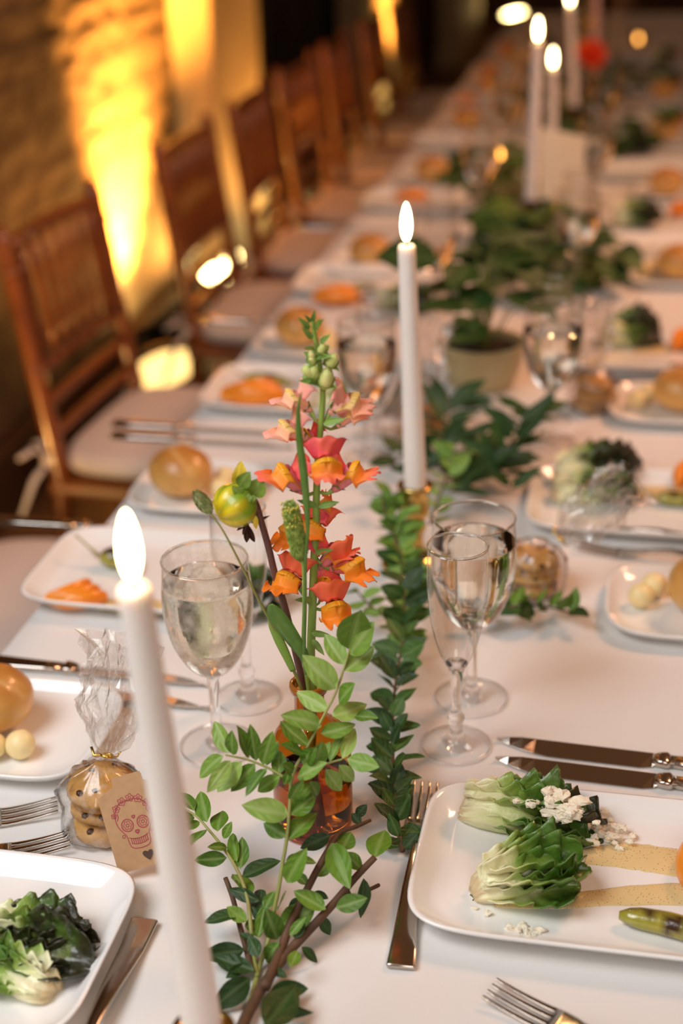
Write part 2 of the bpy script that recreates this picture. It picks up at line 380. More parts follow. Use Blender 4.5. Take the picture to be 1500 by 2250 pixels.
plates = [('L1', -.418, .652, 0, 'white rectangular plate at the lower left corner with charred lettuce'),
 ('L2', -.428, 1.165, 0, 'white rectangular plate behind the near candle flame, an orange wedge on it'),
 ('L3', -.408, 1.685, 0, 'white rectangular plate behind the tall flower spike, orange wedge at its left'),
 ('L4', -.408, 2.20, 0, 'white rectangular plate, fourth back on the wall side beside the middle candle'),
 ('L5', -.408, 2.78, 0, 'white rectangular plate, fifth back on the wall side, left of the middle candle flame'),
 ('L6', -.408, 3.4, 0, 'white rectangular plate, sixth back on the wall side'),
 ('R1', .002, .788, 0, 'large white rectangular plate at lower right holding a grilled lettuce salad'),
 ('R2', .03, 1.395, 0, 'white rectangular plate at right behind the two glasses, heaped greens on it'),
 ('R3', .03, 1.90, 0, 'white rectangular plate at right edge beyond the wrapped cookies'),
 ('R4', .03, 2.46, 0, 'white rectangular plate at right beside the name card'),
 ('R5', .03, 3.1, 0, 'white rectangular plate, fifth back on the right side')]
for i, n in enumerate(('seventh', 'eighth', 'ninth')):
    plates += [('F%d' % i, -.408, 4.0+.58*i, 0, n+' white rectangular plate back along the wall side, blurred'), ('G%d' % i, .03, 3.7+.58*i, 0, ('sixth', 'seventh', 'eighth')[i]+' white rectangular plate back along the right side, blurred')]
PL = {}
for k, x, y, rz, lab in plates: PL[k] = plate('dinner_plate', PM, x, y, rz, lab, 'rectangular dinner plates')
bps = [('L1', -.452, .890, 'white bread plate at left edge with a roll and two butter balls'),
 ('L2', -.452, 1.372, 'white bread plate behind the near candle flame holding a round roll'),
 ('L3', -.445, 1.885, 'white bread plate left of the flower spike tip holding a roll'),
 ('L4', -.43, 2.31, 'white bread plate just left of the middle candle top'),
 ('L5', -.42, 2.98, 'white bread plate far along the wall side with a roll'),
 ('R1', .066, 1.182, 'white bread plate at the right edge holding roll and butter'),
 ('R2', .052, 1.70, 'white bread plate at the right edge beside the second cookie favour'),
 ('R3', .06, 2.30, 'white bread plate at the right edge level with the flowerpot greenery')]
for i, n in enumerate(('sixth', 'seventh', 'eighth')):
    bps += [('F%d' % i, -.42, 3.6+.58*i, n+' bread plate back along the wall side, blurred'), ('G%d' % i, .06, 2.9+.58*i, ('fourth', 'fifth', 'sixth')[i]+' bread plate back along the right side, blurred')]
BP = {}
for k, x, y, lab in bps: BP[k] = plate('bread_plate', BM_, x, y, 0, lab, 'square bread plates')

# bread rolls with a seam across the top, butter balls
def roll_col(p):
    t = max(0, min(1, (p.z/.032)+.35*noise.noise(p*60))); a, b_ = V((.76, .45, .13)), V((.42, .155, .022))
    c = a.lerp(b_, t*.85); s = abs(p.y+.008+.006*math.sin(p.x*70))
    if p.z > .015 and s < .004: c = c.lerp(V((.85, .60, .28)), .5*(1-s/.004))
    return c
M_roll = attr_mat('baked_crust', .38, bump=(160, .15, .002), coat=.25)
b = MB(); b.ball((0, 0, .023), (.036, .034, .028), seg=40, rings=24, fn=lambda q: (1 + .03*noise.noise(q*2.2)) * (1 - (.05*max(0, 1-abs(q.y+.2+.12*math.sin(q.x*2.5))/.12) if q.z > .3 else 0)) * (1-.18*max(0, -q.z-.55)))
RM = b.mesh('bread_roll', M_roll); tint(RM, lambda c: roll_col(V((c.x, c.y, c.z-.012))))
M_butter = mat('butter', (.85, .70, .36), .4, sss=.3, bump=(60, .2, .002))
bb = MB(); bb.ball((0, 0, .011), (.012, .012, .0115), seg=18, rings=12, fn=lambda q: 1+.04*noise.noise(q*2))
BU = bb.mesh('butter_ball', M_butter)
rl = {'L1': 'round roll on the bread plate at the left edge', 'L2': 'round roll behind the near candle flame', 'L3': 'round roll just left of the flower spike tip', 'L4': 'round roll left of the middle candle top', 'L5': 'round roll far along the wall side of the table',
      'R1': 'round roll cut off by the right edge, beside two butter balls', 'R2': 'round roll at the right edge past the second cookie favour', 'R3': 'round roll at right edge near the name card'}
off = {'L1': (-.032, .004, .008, -.030, -.014, -.036), 'L2': (-.016, -.01, .030, -.012, .026, .016), 'L3': (-.01, 0, .034, -.018, .027, .012), 'L4': (0, 0, .038, -.02, .03, .01), 'L5': (0, 0, .036, -.01, .03, .016),
       'R1': (.020, -.004, -.038, -.002, -.026, .022), 'R2': (.020, -.004, -.034, -.004, -.02, .022), 'R3': (.016, -.004, -.038, .004, -.02, .026)}
for i, n in enumerate(('sixth', 'seventh', 'eighth')):
    for k, w_ in (('F%d' % i, 'wall'), ('G%d' % i, 'right')): rl[k] = (n if w_ == 'wall' else ('fourth', 'fifth', 'sixth')[i])+' round roll back along the '+w_+' side, blurred'; off[k] = off['L4']
side = {'L1': 'left plate nearest the viewer', 'L2': 'plate behind the near flame', 'L3': 'plate beside the flower spike tip', 'L4': 'plate left of the middle candle', 'L5': 'farthest wall-side bread plate', 'R1': 'nearest bread plate at the right edge', 'R2': 'second bread plate at the right edge', 'R3': 'bread plate near the name card'}
for k, o in off.items():
    p = BP[k].location
    r = link('bread_roll', RM); r.location = (p.x+o[0], p.y+o[1], TZ+.0098); r.rotation_euler = (0, 0, rnd.uniform(-.6, .6) + (.5 if k == 'L1' else 0)); tag(r, rl[k], 'bread roll', 'bread rolls on the bread plates')
    for i in (0, 1) if k in side else ():
        q = link('butter_ball', BU); q.location = (p.x+o[2+2*i], p.y+o[3+2*i], TZ+.0056); q.rotation_euler = (0, 0, rnd.uniform(0, 6))
        tag(q, ('right' if (o[2+2*i] > o[4-2*i]) else 'left')+' butter ball on the '+side[k], 'butter', 'butter balls on the bread plates')

# ================================================================ glasses
M_glass = thin_glass('clear_glass_wall', (.985, .985, .98), 1.5)
M_misty = thin_glass('misted_glass_wall', (.96, .95, .92), 1.3, .02, haze=(60, .62, (1, .96, .88), .36, .68))
M_solid = solid_glass('clear_glass_stem')
M_water = solid_glass('water', (1, .975, .90), 1.33); M_water.node_tree.nodes['Principled BSDF'].inputs['IOR'].default_value = 1.33
def lathe_pts(keys, n=6): 
    return [(p.x, p.y) for p in smooth_path([(r, z, 0) for r, z in keys], n)]
WB = lathe_pts([(.004, .0665), (.012, .070), (.021, .080), (.029, .097), (.0338, .118), (.0345, .136), (.0332, .152), (.0322, .166)])
WS = lathe_pts([(0, .069), (.0055, .0675), (.0048, .062), (.0042, .045), (.0042, .025), (.0052, .012), (.0085, .006), (.011, .0045)], 4)
WF = [(0, .0046), (.011, .0045), (.016, .0038), (.0290, .0022), (.0305, .0014), (.0300, .0004)]
FB = lathe_pts([(.0025, .068), (.008, .074), (.0148, .090), (.0198, .112), (.0226, .137), (.0230, .156), (.0223, .176)])
FS = lathe_pts([(0, .0772), (.0050, .0768), (.0086, .0758), (.0072, .0732), (.0052, .066), (.0042, .050), (.0042, .034), (.0068, .026), (.0052, .020), (.0065, .011), (.010, .0055), (.0115, .0047)], 4)
FF = [(0, .0048), (.0115, .0047), (.016, .0036), (.0262, .002), (.0276, .0013), (.0272, .0004)]
def glass(name, label, x, y, B, S, foot, level=None, wall=None, group='glasses on the table', seg=48, colr=None):
    t = thing(name, label, 'glass', (x, y, TZ+.0008), 0, group)
    b = MB(); b.lathe(B, seg); bo = b.obj('bowl', wall or M_glass, t)
    b = MB(); r, z = B[-1]; b.lathe([(r+.0009*math.cos(a), z+.0011*math.sin(a)) for a in [2*math.pi*k/8 for k in range(9)]], seg); b.obj('rim', M_solid, bo)
    b = MB(); b.lathe(S, 36); b.obj('stem', M_solid, t)
    b = MB(); b.lathe(foot, seg); fo = b.obj('foot', M_glass, t)
    r, z = foot[-1]; b = MB(); b.lathe([(r+.0006*math.cos(a), .0012+.0009*math.sin(a)) for a in [2*math.pi*k/8 for k in range(9)]], seg); b.obj('foot_rim', M_solid, fo)
    if level:
        pr = [(0, B[0][1]+.002)] + [(max(rr-.0009, .001), zz+.0004) for rr, zz in B if B[0][1]+.003 < zz < level]
        pr += [(pr[-1][0]+.0001, level), (pr[-1][0]-.002, level-.0006), (0, level-.0008)]
        b = MB(); b.lathe(pr, seg); b.obj('water', colr or M_water, t)
    return t
gl = [('wine', -.298, .906, 'stemmed glass full of misted water left of the flowers', .148, M_misty),
 ('flute', -.292, .978, 'empty champagne flute just behind the misted water glass', None, None),
 ('flute', -.112, .937, 'empty champagne flute in front at right of the green runner', None, None),
 ('wine', -.108, 1.008, 'stemmed water glass directly behind the right champagne flute', .146, M_glass),
 ('wine', -.285, 1.50, 'stemmed glass behind the flower spike, left of the middle candle', .14, None),
 ('flute', -.288, 1.575, 'champagne flute beside the middle candle, behind the second left water glass', None, None),
 ('wine', -.082, 1.577, 'stemmed water glass right of the potted plant', .14, None),
 ('flute', -.088, 1.65, 'champagne flute right behind the water glass beside the potted plant', None, None),
 ('wine', -.285, 2.06, 'stemmed glass right of the middle candle top, over the potted plant', .12, None),
 ('flute', -.29, 2.14, 'champagne flute right of the middle candle flame', None, None),
 ('wine', -.085, 2.18, 'stemmed water glass in front of the name card at its right', .13, None),
 ('flute', -.088, 2.26, 'champagne flute standing in front of the name card', None, None),
 ('wine', -.285, 2.66, 'stemmed glass left of the tall right candle, third on the wall side', .13, None),
 ('flute', -.29, 2.74, 'champagne flute left of the tall right candle', None, None),
 ('wine', -.08, 2.78, 'stemmed glass right behind the name card', .13, None),
 ('flute', -.085, 2.86, 'champagne flute right behind the name card', None, None),
 ('wine', -.29, 3.25, 'far stemmed glass on the wall side beyond the tall right candle', .13, None),
 ('wine', -.08, 3.4, 'far stemmed glass right of the red flower', .13, None),
 ('wine', -.29, 3.9, 'farthest stemmed glass on the wall side', .13, None)]
for i, n in enumerate(('nearest', 'middle', 'farthest')):
    gl += [('wine', -.20, 4.35+.55*i, n+' of three blurred stemmed glasses far down the middle of the table', .13, None), ('flute', -.08, 3.95+.55*i, n+' of three blurred champagne flutes far along the right side', None, None), ('wine', -.33, 3.6+.5*i, n+' of three blurred stemmed glasses far along the wall side edge', .13, None)]
for i, (k, x, y, lab, lv, wl_) in enumerate(gl):
    sg = 48 if y < 1.2 else 28
    if k == 'wine': glass('wine_glass', lab, x, y, WB, WS, WF, lv, wl_, 'stemmed water glasses', sg)
    else: glass('champagne_flute', lab, x, y, FB, FS, FF, lv, wl_, 'champagne flutes', sg)

# ================================================================ candles
M_wax = mat('white_wax', (.88, .82, .77), .45, sss=.6, sss_r=(1, .6, .35)); M_wax.node_tree.nodes['Principled BSDF'].inputs['Subsurface Scale'].default_value = .012
M_waxp = mat('pink_wax', (.70, .45, .40), .45, sss=.5)
M_wick = mat('wick', (.02, .015, .012), .9)
M_flame = emit('flame', (1, .74, .36), 26)
M_flame2 = emit('flame_amber', (1, .5, .12), 9)  # glow of the added votives, in place of glints on glass
M_brass = mat('brass', (.63, .43, .13), .2, metal=1, bump=(80, .05, .002))
M_dbrass = mat('dark_bronze', (.12, .07, .03), .35, metal=.8)
FLP = lathe_pts([(.0, -.006), (.0030, -.004), (.0056, .004), (.0064, .013), (.0058, .022), (.0042, .031), (.0020, .038), (0, .041)], 4)
def candle(label, foot, hb, top, g, r0=.0109, r1=.0078, wax=None, hold=M_brass, flame=1.0, hl='brass candlestick'):
    """foot and top: photo positions of the stick's lower end and wick; hb: height of the candlestick's cup"""
    p0 = W(*foot, hb); p1 = G(*top, g or gd(p0)); ax = (p1-p0)
    t = thing('taper_candle', label, 'candle', p0, 0, 'taper candles down the table')
    d = ax.normalized(); L = ax.length; T = frame((0, 0, 0), d.orthogonal(), d)
    b = MB(); b.lathe([(0, -.012), (r0*.92, -.012), (r0, .0)] + [(lerp(r0, r1, i/8), L*i/8) for i in range(1, 8)] + [(r1*1.03, L-.006), (r1*1.0, L-.002), (r1*.8, L), (r1*.4, L-.0015), (0, L-.002)], 32, T); wx = b.obj('wax_stick', wax or M_wax, t)
    b = MB(); b.tube([T @ V((0, 0, L-.003)), T @ V((.0003, 0, L+.005)), T @ V((.0018, 0, L+.010))], [.0011, .0010, .0007], 8); b.obj('wick', M_wick, t)
    if flame:
        f = MB(); f.lathe([(r*.78*flame, z*.74*flame) for r, z in FLP], 20, M.Translation(d*(L+.008))); f.obj('flame', M_flame, t)
        l = bpy.data.lights.new('candle_light', 'POINT'); l.energy = .32*flame; l.color = (1, .56, .24); l.shadow_soft_size = .006
        o = bpy.data.objects.new('candle_light', l); C.objects.link(o); o.parent = t; o.location = d*(L+.052)
    # its candlestick is another thing
    s = thing('candlestick', hl, 'candlestick', (p0.x, p0.y, TZ+.0008), 0, 'candlesticks under the tapers'); k = hb/.086
    b = MB(); b.lathe([(0, .001), (.032, 0), (.034, .002), (.033, .005), (.024, .009), (.012, .014*k), (.008, .022*k), (.0075, .034*k), (.011, .040*k), (.0105, .046*k), (.0085, .05*k)], 36); b.obj('base', hold, s)
    b = MB(); b.lathe([(.0085, .05*k), (.0135, .056*k), (.0145, .062*k), (.0135, .066*k), (.0128, hb-.004), (.0172, hb-.001), (.0175, hb+.001), (.0122, hb+.0012), (.0118, hb-.012), (0, hb-.0125)], 36); b.obj('cup', hold, s)
    return t
candle('near lit white taper candle, large and blurred at left front', (446, 2268), .068, (293, 1288), None, hl='brass candlestick at the bottom edge under the near candle')
candle('lit white taper candle in the middle, behind the flowers', (912, 1068), .086, (893, 538), None, hl='brass candlestick of the middle candle, ringed by greenery')
candle('tall lit white taper candle at upper right in front of the name card', (1166, 440), .086, (1181, 92), None, hold=M_dbrass, hl='dark candlestick under the tall upper right candle')
candle('shorter lit taper just right of the tall upper right candle', (1212, 320), .086, (1214, 150), None, r1=.0085, hold=M_dbrass, hl='dark candlestick hidden behind the name card')
candle('lit taper at the top edge beside the red flower', (1262, 235), .086, (1252, 14), None, hold=M_dbrass, hl='dark candlestick left of the red flower')
candle('unlit looking pinkish taper cut by the top edge, above the red flower', (1306, 185), .086, (1312, -60), None, wax=M_waxp, flame=0, hold=M_dbrass, hl='far dark candlestick behind the red flower')

# added votives standing in for glints of candlelight on the far glasses
M_vot = thin_glass('glint_votive_glass', (.95, .8, .6), 1.2)
def votive(label, u, v):
    p = W(u, v, .025); t = thing('glint_votive', label, 'candle', (p.x, p.y, TZ+.0008), 0, 'added votives standing in for glints')
    b = MB(); b.lathe([(0, .001), (.022, .001), (.026, .006), (.030, .05)], 28); b.obj('cup', M_vot, t)
    b = MB(); b.lathe([(0, .003), (.019, .003), (.019, .018), (0, .018)], 24); b.obj('wax', M_wax, t)
    b = MB(); b.lathe([(r*.9, z*.5) for r, z in FLP], 14, M.Translation((0, 0, .021))); b.obj('flame', M_flame2, t)
votive('added votive standing in for a glint left of the tall upper right candle', 1097, 345)
votive('added votive standing in for a glint at the top, left of the tall candle flame', 1083, 172)
votive('added votive standing in for a flame reflection at the upper right beyond the red flower', 1402, 88)
# ================================================================ cutlery
M_steel = mat('polished_steel', (.62, .56, .50), .16, metal=1, bump=(240, .02, .001))
def bar(b, keys, zf, n=3):                  # keys: (y, half width, half thickness); rounded flat bar along y
    rings = []
    for y, w_, h_ in keys:
        rings.append([V((w_*math.copysign(abs(math.cos(a))**.45, math.cos(a)), y, zf(y)+h_+h_*math.copysign(abs(math.sin(a))**.45, math.sin(a)))) for a in [2*math.pi*k/16 for k in range(16)]])
    b.loft(rings)
def make_fork():                            # tines at +y, handle end at 0
    t = thing('fork', '', 'fork', (0, 0, 0), 0, 'steel forks')
    zf = lambda y: .0006 + .011*max(0, math.sin(math.pi*min(1, max(0, (y-.03)/.125))))**1.5*.75
    b = MB(); bar(b, [(.0, .0088, .0016), (.0012, .0094, .0018), (.03, .0082, .0017), (.07, .0060, .0016), (.10, .0040, .0017), (.118, .0030, .0018), (.128, .0036, .0015), (.136, .0075, .0011), (.146, .0105, .0009), (.152, .0112, .0008)], zf); b.obj('handle', M_steel, t)
    for i in range(4):
        x = (i-1.5)*.0060; b = MB(); rings = []
        for q in range(8):
            y = .150+q*.0062; wd = .0019*(1-.45*q/7); z = zf(y) + (.0045*(q/7)**2) + .0004; xx = x*(1-.03*q/7)
            rings.append([V((xx+wd*c, y, z+.0009*s)) for c, s in ((-1, -1), (1, -1), (1, 1), (-1, 1))])
        b.loft(rings); b.obj('tine', M_steel, t, bev=.0004)
    return t
def make_knife():                           # blade tip at +y
    t = thing('knife', '', 'knife', (0, 0, 0), 0, 'steel table knives')
    b = MB(); bar(b, [(0, .0080, .0028), (.002, .0092, .0032), (.03, .0086, .0032), (.075, .0068, .0030), (.092, .0058, .0030)], lambda y: 0); b.obj('handle', M_steel, t)
    b = MB(); bar(b, [(.092, .0058, .0030), (.095, .0078, .0038), (.100, .0070, .0036), (.106, .0052, .0028)], lambda y: 0); b.obj('bolster', M_steel, t)
    b = MB(); rings = []
    for q in range(13):
        u = q/12; y = .105+u*.122; back = .0072+.001*u - .004*max(0, u-.85)/.15; edge = -.0090 + (.0155*max(0, (u-.62)/.38)**1.9)
        if q == 0: edge = -.0062
        rings.append([V((back, y, .0042)), V((edge, y, .0006)), V((edge, y, .0002)), V((back, y, .0020))])
    b.loft(rings); b.obj('blade', M_steel, t, smooth=False, bev=.0003)
    return t
def lay(o, tip, end, label, z=.001, first=False, mirror=False):   # between two photo positions on the cloth
    a, e = W(*end, z), W(*tip, z); d = e-a
    loc = a; rz = math.atan2(-d.x, d.y)
    if first: o.location = loc; o.rotation_euler = (0, 0, rz); o['label'] = label; return o
    return again(o, loc, rz, label)
fk = make_fork(); kn = make_knife()
lay(fk, (934, 1748), (880, 2132), 'steel fork lying along the inner end of the lower right plate', first=True)
c0 = W(1074, 2190); again(fk, c0 + V((.178, -.075, .0012)), R(67), 'steel fork at the bottom edge whose tines point left, below the lower right plate')
c0 = W(140, 1772); again(fk, c0 + V((-.178, -.085, .0012)), R(-66), 'upper of the two steel forks at the left edge')
c0 = W(172, 1838); again(fk, c0 + V((-.178, -.090, .0012)), R(-66), 'lower of the two steel forks at the left edge')
c0 = W(320, 2030); again(fk, (c0.x, c0.y, TZ+.0012), R(181), 'steel fork lying handle outward beside the lower left plate')
lay(kn, (1092, 1640), (1092+460, 1640+60), 'steel knife at right, farther of the pair above the large plate', first=True)
kn.location = V((W(1094, 1638).x+.225, W(1094, 1638).y-.010, TZ+.001)); kn.rotation_euler = (0, 0, R(87.5))
p = W(1090, 1668); again(kn, (p.x+.226, p.y-.018, TZ+.001), R(87.5), 'steel knife at right, nearer of the pair above the large plate')
p = W(466, 1505); again(kn, (p.x-.227, p.y, TZ+.001), R(-90), 'steel knife behind the near candle, farther of the left pair', rot=(0, 0, R(-90)))
p = W(470, 1545); again(kn, (p.x-.227, p.y-.004, TZ+.001), R(-91), 'steel knife behind the near candle, nearer of the left pair', rot=(0, 0, R(-91)))
for px, rz, lab in (((440, 1180), -90, 'steel knife beyond the second left plate, right at the near flame'),
                    ((645, 985), -90, 'steel knife of the pair between second roll and third left plate, nearer one'),
                    ((640, 958), -90, 'steel knife of the pair between second roll and third left plate, farther one'),
                    ((760, 720), -90, 'steel knife left of the misted far glass near the spike tip'),
                    ((905, 510), -90, 'steel knife lying just behind the middle candle flame')):
    p = W(*px); again(kn, (p.x-.227, p.y, TZ+.001), R(rz), lab)
for px, rz, lab in (((1250, 1156), 76, 'steel fork with tines leaning on the wrapped cookie favour at right'),
                    ((1266, 1208), 82, 'steel fork lying above the right bread plate')):
    p = W(*px); again(fk, (p.x+.193*math.sin(R(rz)), p.y-.193*math.cos(R(rz)), TZ+.0015), R(rz), lab)
for px, lab in (((1270, 800), 'steel knife at right between the third plate and the second cookie favour'), ((1290, 838), 'second steel knife at right just above the second cookie favour')):
    p = W(*px); again(kn, (p.x+.227, p.y-.004, TZ+.001), R(90), lab)

# ================================================================ the food
def lettuce_leaf(L, Wd, seed, curl, ruffle, lift, dark, nu=22, nv=30):
    b = MB(); s = seed*11.3
    def fn(i, j):
        u = (i-.5)*2; e = abs(u); k = (.42+.58*min(1, j*1.7))*(1 if j < .72 else math.cos((j-.72)/.28*1.45)**.6)
        wv = Wd*k; g = e**1.3*min(1, .25+j*1.3)
        rf = ruffle*g*(.75*math.sin(j*31+s+u*3) + 1.0*noise.noise(V((u*4+s, j*13, s))))
        ck = (.0030*noise.noise(V((u*wv*150, j*L*130, s))) + .0015*noise.noise(V((u*wv*330, j*L*300, s+5))))*min(1, max(0, j*2.2-.3))*min(1, .35+e*2)
        x = u*wv*(1-.28*curl*e); z = curl*wv*e*e*.95 + rf + ck + lift*j*j - .0012*math.exp(-(u/.09)**2)
        return V((x, j*L*(1-.07*e*e)+rf*.5, z))
    b.grid(fn, nu, nv); me = b.mesh('leaf', M_let); k = nu+1
    rib, mid, edge, char = V((.80, .78, .50)), V((.36, .50, .085)), V((.085, .19, .022)), V((.030, .030, .012))
    a = me.color_attributes.new('tint', 'FLOAT_COLOR', 'POINT')
    for v in me.vertices:
        j = v.co.y/L; e = min(1, abs(v.co.x)/(Wd*.8)); n_ = noise.noise(V(v.co)*75+V((s, 0, 0))); n2 = noise.noise(V(v.co)*220)
        q = j*1.25 + e*.75*min(1, j*3) - .42 + .30*n_; c = rib.lerp(mid, max(0, min(1, q*2.2))).lerp(edge, max(0, min(1, q*1.9-.55)))
        c = c.lerp(rib, .75*math.exp(-(e/.10)**2)*max(0, 1-j*1.1)); c = c.lerp(char, max(0, min(1, (dark*1.5+j*1.15-1.35+.5*n_+.25*n2)*2.2)))
        a.data[v.index].color = (*c, 1)
    return me
M_let = attr_mat('lettuce', .36, sss=0, bump=(150, .45, .003), coat=.3)
M_let.node_tree.nodes['Principled BSDF'].inputs['Subsurface Weight'].default_value = .12
M_let.node_tree.nodes['Principled BSDF'].inputs['Subsurface Scale'].default_value = .003
def wedge(label, loc, rz, L=.085, Wd=.022, n=7, dark=.3, seed=1, tilt=0, group='lettuce wedges on the plates', hi=1.0):
    t = thing('lettuce_wedge', label, 'lettuce', loc, R(rz), group); rr = random.Random(seed)
    b = MB(); pale, gr = V((.84, .80, .52)), V((.50, .60, .18))     # pale firm heart, cut across its leaf layers
    def ring(y, r, h): return [V((r*math.cos(a)*(1+.05*math.sin(a*9+y*60)), y+.0015*math.sin(a*7), max(.0003, h*.5+h*.60*math.sin(a)*(1+.10*math.sin(a*11+y*90))))) for a in [2*math.pi*k/40 for k in range(40)]]
    Ls = L/.085; b.loft([ring(0, .006, .007), ring(.003*Ls, .0105, .013*hi), ring(.012*Ls, .0145, .018*hi), ring(.026*Ls, .0155, .019*hi), ring(.04*Ls, .0125, .015*hi), ring(.054*Ls, .006, .008)])
    me = b.mesh('heart', M_let)
    def hc(c):
        q = max(0, min(1, c.y/.045-.15+.6*noise.noise(V((c.x*140, c.y*18, c.z*170+seed))))); v = pale.lerp(gr, q)
        if c.y < .0035: v = v.lerp(V((.50, .30, .12)), .6)
        return v
    tint(me, hc); link('heart', me, t)
    for i in range(n):
        dk = min(1, max(0, dark + rr.uniform(-.22, .22))); a = rr.uniform(-1, 1) if i else 0
        me = lettuce_leaf(L*rr.uniform(.82, 1.06), Wd*rr.uniform(.7, 1.05), seed*10+i, rr.uniform(.35, .95), .0050, rr.uniform(-.006, .002), dk)
        T = M.Translation((a*.007, rr.uniform(.0, .010), .003+.017*hi*(i/max(1, n-1)))) @ Euler((R(rr.uniform(-5, 2)), R(a*42+rr.uniform(-12, 12)), R(-a*14+rr.uniform(-7, 7)))).to_matrix().to_4x4()
        Ti = T.inverted()
        for v in me.vertices:
            q = T @ v.co
            if q.z < .0006: q.z = .0006+.0004*rr.random(); v.co = Ti @ q
        o = link('leaf', me, t, T); m = o.modifiers.new('thick', 'SOLIDIFY'); m.thickness = .0007
    return t
def blob(b, path, wid, th=.0012, n=26):      # a smear of sauce with rounded section along a path
    pts = smooth_path(path, 5); N = len(pts); rings = []
    for i, p in enumerate(pts):
        t = (pts[min(i+1, N-1)]-pts[max(i-1, 0)]).normalized(); s = V((-t.y, t.x, 0)); u = i/(N-1)
        k = min(len(wid)-2, int(u*(len(wid)-1))); wv = lerp(wid[k], wid[k+1], u*(len(wid)-1)-k) * (1+.12*noise.noise(V((u*14, 0, p.x*50))))
        rings.append([p + s*(wv*math.cos(a)) + V((0, 0, th*max(-.1, math.sin(a))*(1 if abs(math.cos(a)) < .9 else .8))) for a in [2*math.pi*q/16 for q in range(16)]])
    b.loft(rings)
M_sauce = mat('peppered_dressing', (.80, .60, .24), .22, coat=.4); _nt = M_sauce.node_tree
_v = _nt.nodes.new('ShaderNodeTexVoronoi'); _v.inputs['Scale'].default_value = 520; _tc = _nt.nodes.new('ShaderNodeTexCoord'); _nt.links.new(_tc.outputs['Object'], _v.inputs[0])
_rp = _nt.nodes.new('ShaderNodeValToRGB'); _rp.color_ramp.elements[0].position = .13; _rp.color_ramp.elements[1].position = .20
_rp.color_ramp.elements[0].color = (.10, .075, .03, 1); _rp.color_ramp.elements[1].color = (.74, .57, .28, 1)
_nt.links.new(_v.outputs['Distance'], _rp.inputs[0]); _nt.links.new(_rp.outputs[0], _nt.nodes['Principled BSDF'].inputs['Base Color'])
M_orange = mat('roast_squash', (.90, .33, .025), .35, noise_=(40, (.82, .24, .015), .3, .7), sss=.15, coat=.3)
M_cheese = mat('crumbled_cheese', (.86, .78, .62), .6, sss=.2, bump=(300, .4, .002))
def pep_col(c):
    q = noise.noise(V(c)*70+V((3, 0, 0))); v = V((.42, .36, .05)).lerp(V((.20, .22, .03)), .5+.5*noise.noise(V(c)*40))
    return v.lerp(V((.05, .022, .01)), max(0, min(1, (q-.05)*4+ (c.z-.008)*90)))
M_pep = attr_mat('blistered_pepper', .22, bump=(90, .5, .003), coat=.5)
def pepper(label, loc, rz, L=.062, r=.0085, stem=True, bend=.008):
    t = thing('blistered_pepper', label, 'pepper', loc, R(rz), 'blistered peppers on the plates')
    b = MB(); N = 14; pts = [(x*L, bend*math.sin(x*math.pi), r*.9) for x in [i/N for i in range(N+1)]]
    rad = [r*(min(1, ((i+.2)/N*5)**.4)*(1-.75*max(0, i/N-.55)/.45)**.9)*(1+.10*noise.noise(V((i*.45, loc[0]*40, 0)))) for i in range(N+1)]
    b.tube(pts, rad, 16, flat=.9); me = b.mesh('flesh', M_pep); tint(me, pep_col); link('flesh', me, t)
    if stem: b = MB(); b.tube([(-.002, 0, r), (-.012, -.001, r*1.6), (-.028, -.003, r*2.6)], [.0026, .0013, .0011], 8); b.obj('stalk', mat('pepper_stalk', (.38, .34, .16), .6), t)
    return t
def orange_wedge(label, loc, rz, s=1.0, sl=1):
    t = thing('orange_squash_wedge', label, 'squash', loc, R(rz), 'orange squash wedges on the plates')
    for i in range(sl):
        b = MB(); rings = []
        for q in range(13):
            a = lerp(-1.25, 1.25, q/12); c = V((.022*s*math.sin(a)*1.05, .016*s*math.cos(a)-.012*s, 0)); d = V((math.sin(a), math.cos(a), 0)); hh = (.020*s)*(.55+.45*math.cos(a*1.1))
            rings.append([c + d*(-.0055*s) + V((0, 0, .001)), c + d*(.0055*s)+V((0, 0, .0005)), c + d*(.008*s)+V((0, 0, hh*.5)), c+d*(.004*s)+V((0, 0, hh)), c + d*(-.003*s)+V((0, 0, hh*.95)), c+d*(-.006*s)+V((0, 0, hh*.5))])
        b.loft(rings); b.obj('slice', M_orange, t, sub=1, mw=M.Translation((i*.004, -i*.010, 0)) @ M.Rotation(R(i*14), 4, 'Z'))
    return t
def sauce(label, segs):
    c = V(segs[0][0][0]); b = MB()
    for path, wid in segs: blob(b, [V(p) for p in path], wid)
    o = b.obj('dressing', M_sauce, off=c); o.location = c; return tag(o, label, 'sauce', 'peppered dressing on the plates')
def crumbs(label, loc, n, spread, r, seed, up=0.0):
    t = thing('crumbled_cheese', label, 'cheese', loc, 0, 'crumbled cheese on the plates'); rr = random.Random(seed)
    for i in range(n):
        s = r*rr.uniform(.45, 1.15); b = MB(); k = rr.uniform(0, 50)
        b.ball((0, 0, 0), (s*rr.uniform(.7, 1.5), s*rr.uniform(.6, 1), s*.7), seg=9, rings=6, fn=lambda q: 1+.75*noise.noise(q*2.2+V((k, 0, 0))))
        b.obj('crumb', M_cheese, t, smooth=False, mw=M.Translation((rr.gauss(0, spread), rr.gauss(0, spread), s*.55 + up*rr.random())))
    return t
pz = .0052
def onp(u, v): return W(u, v, pz)
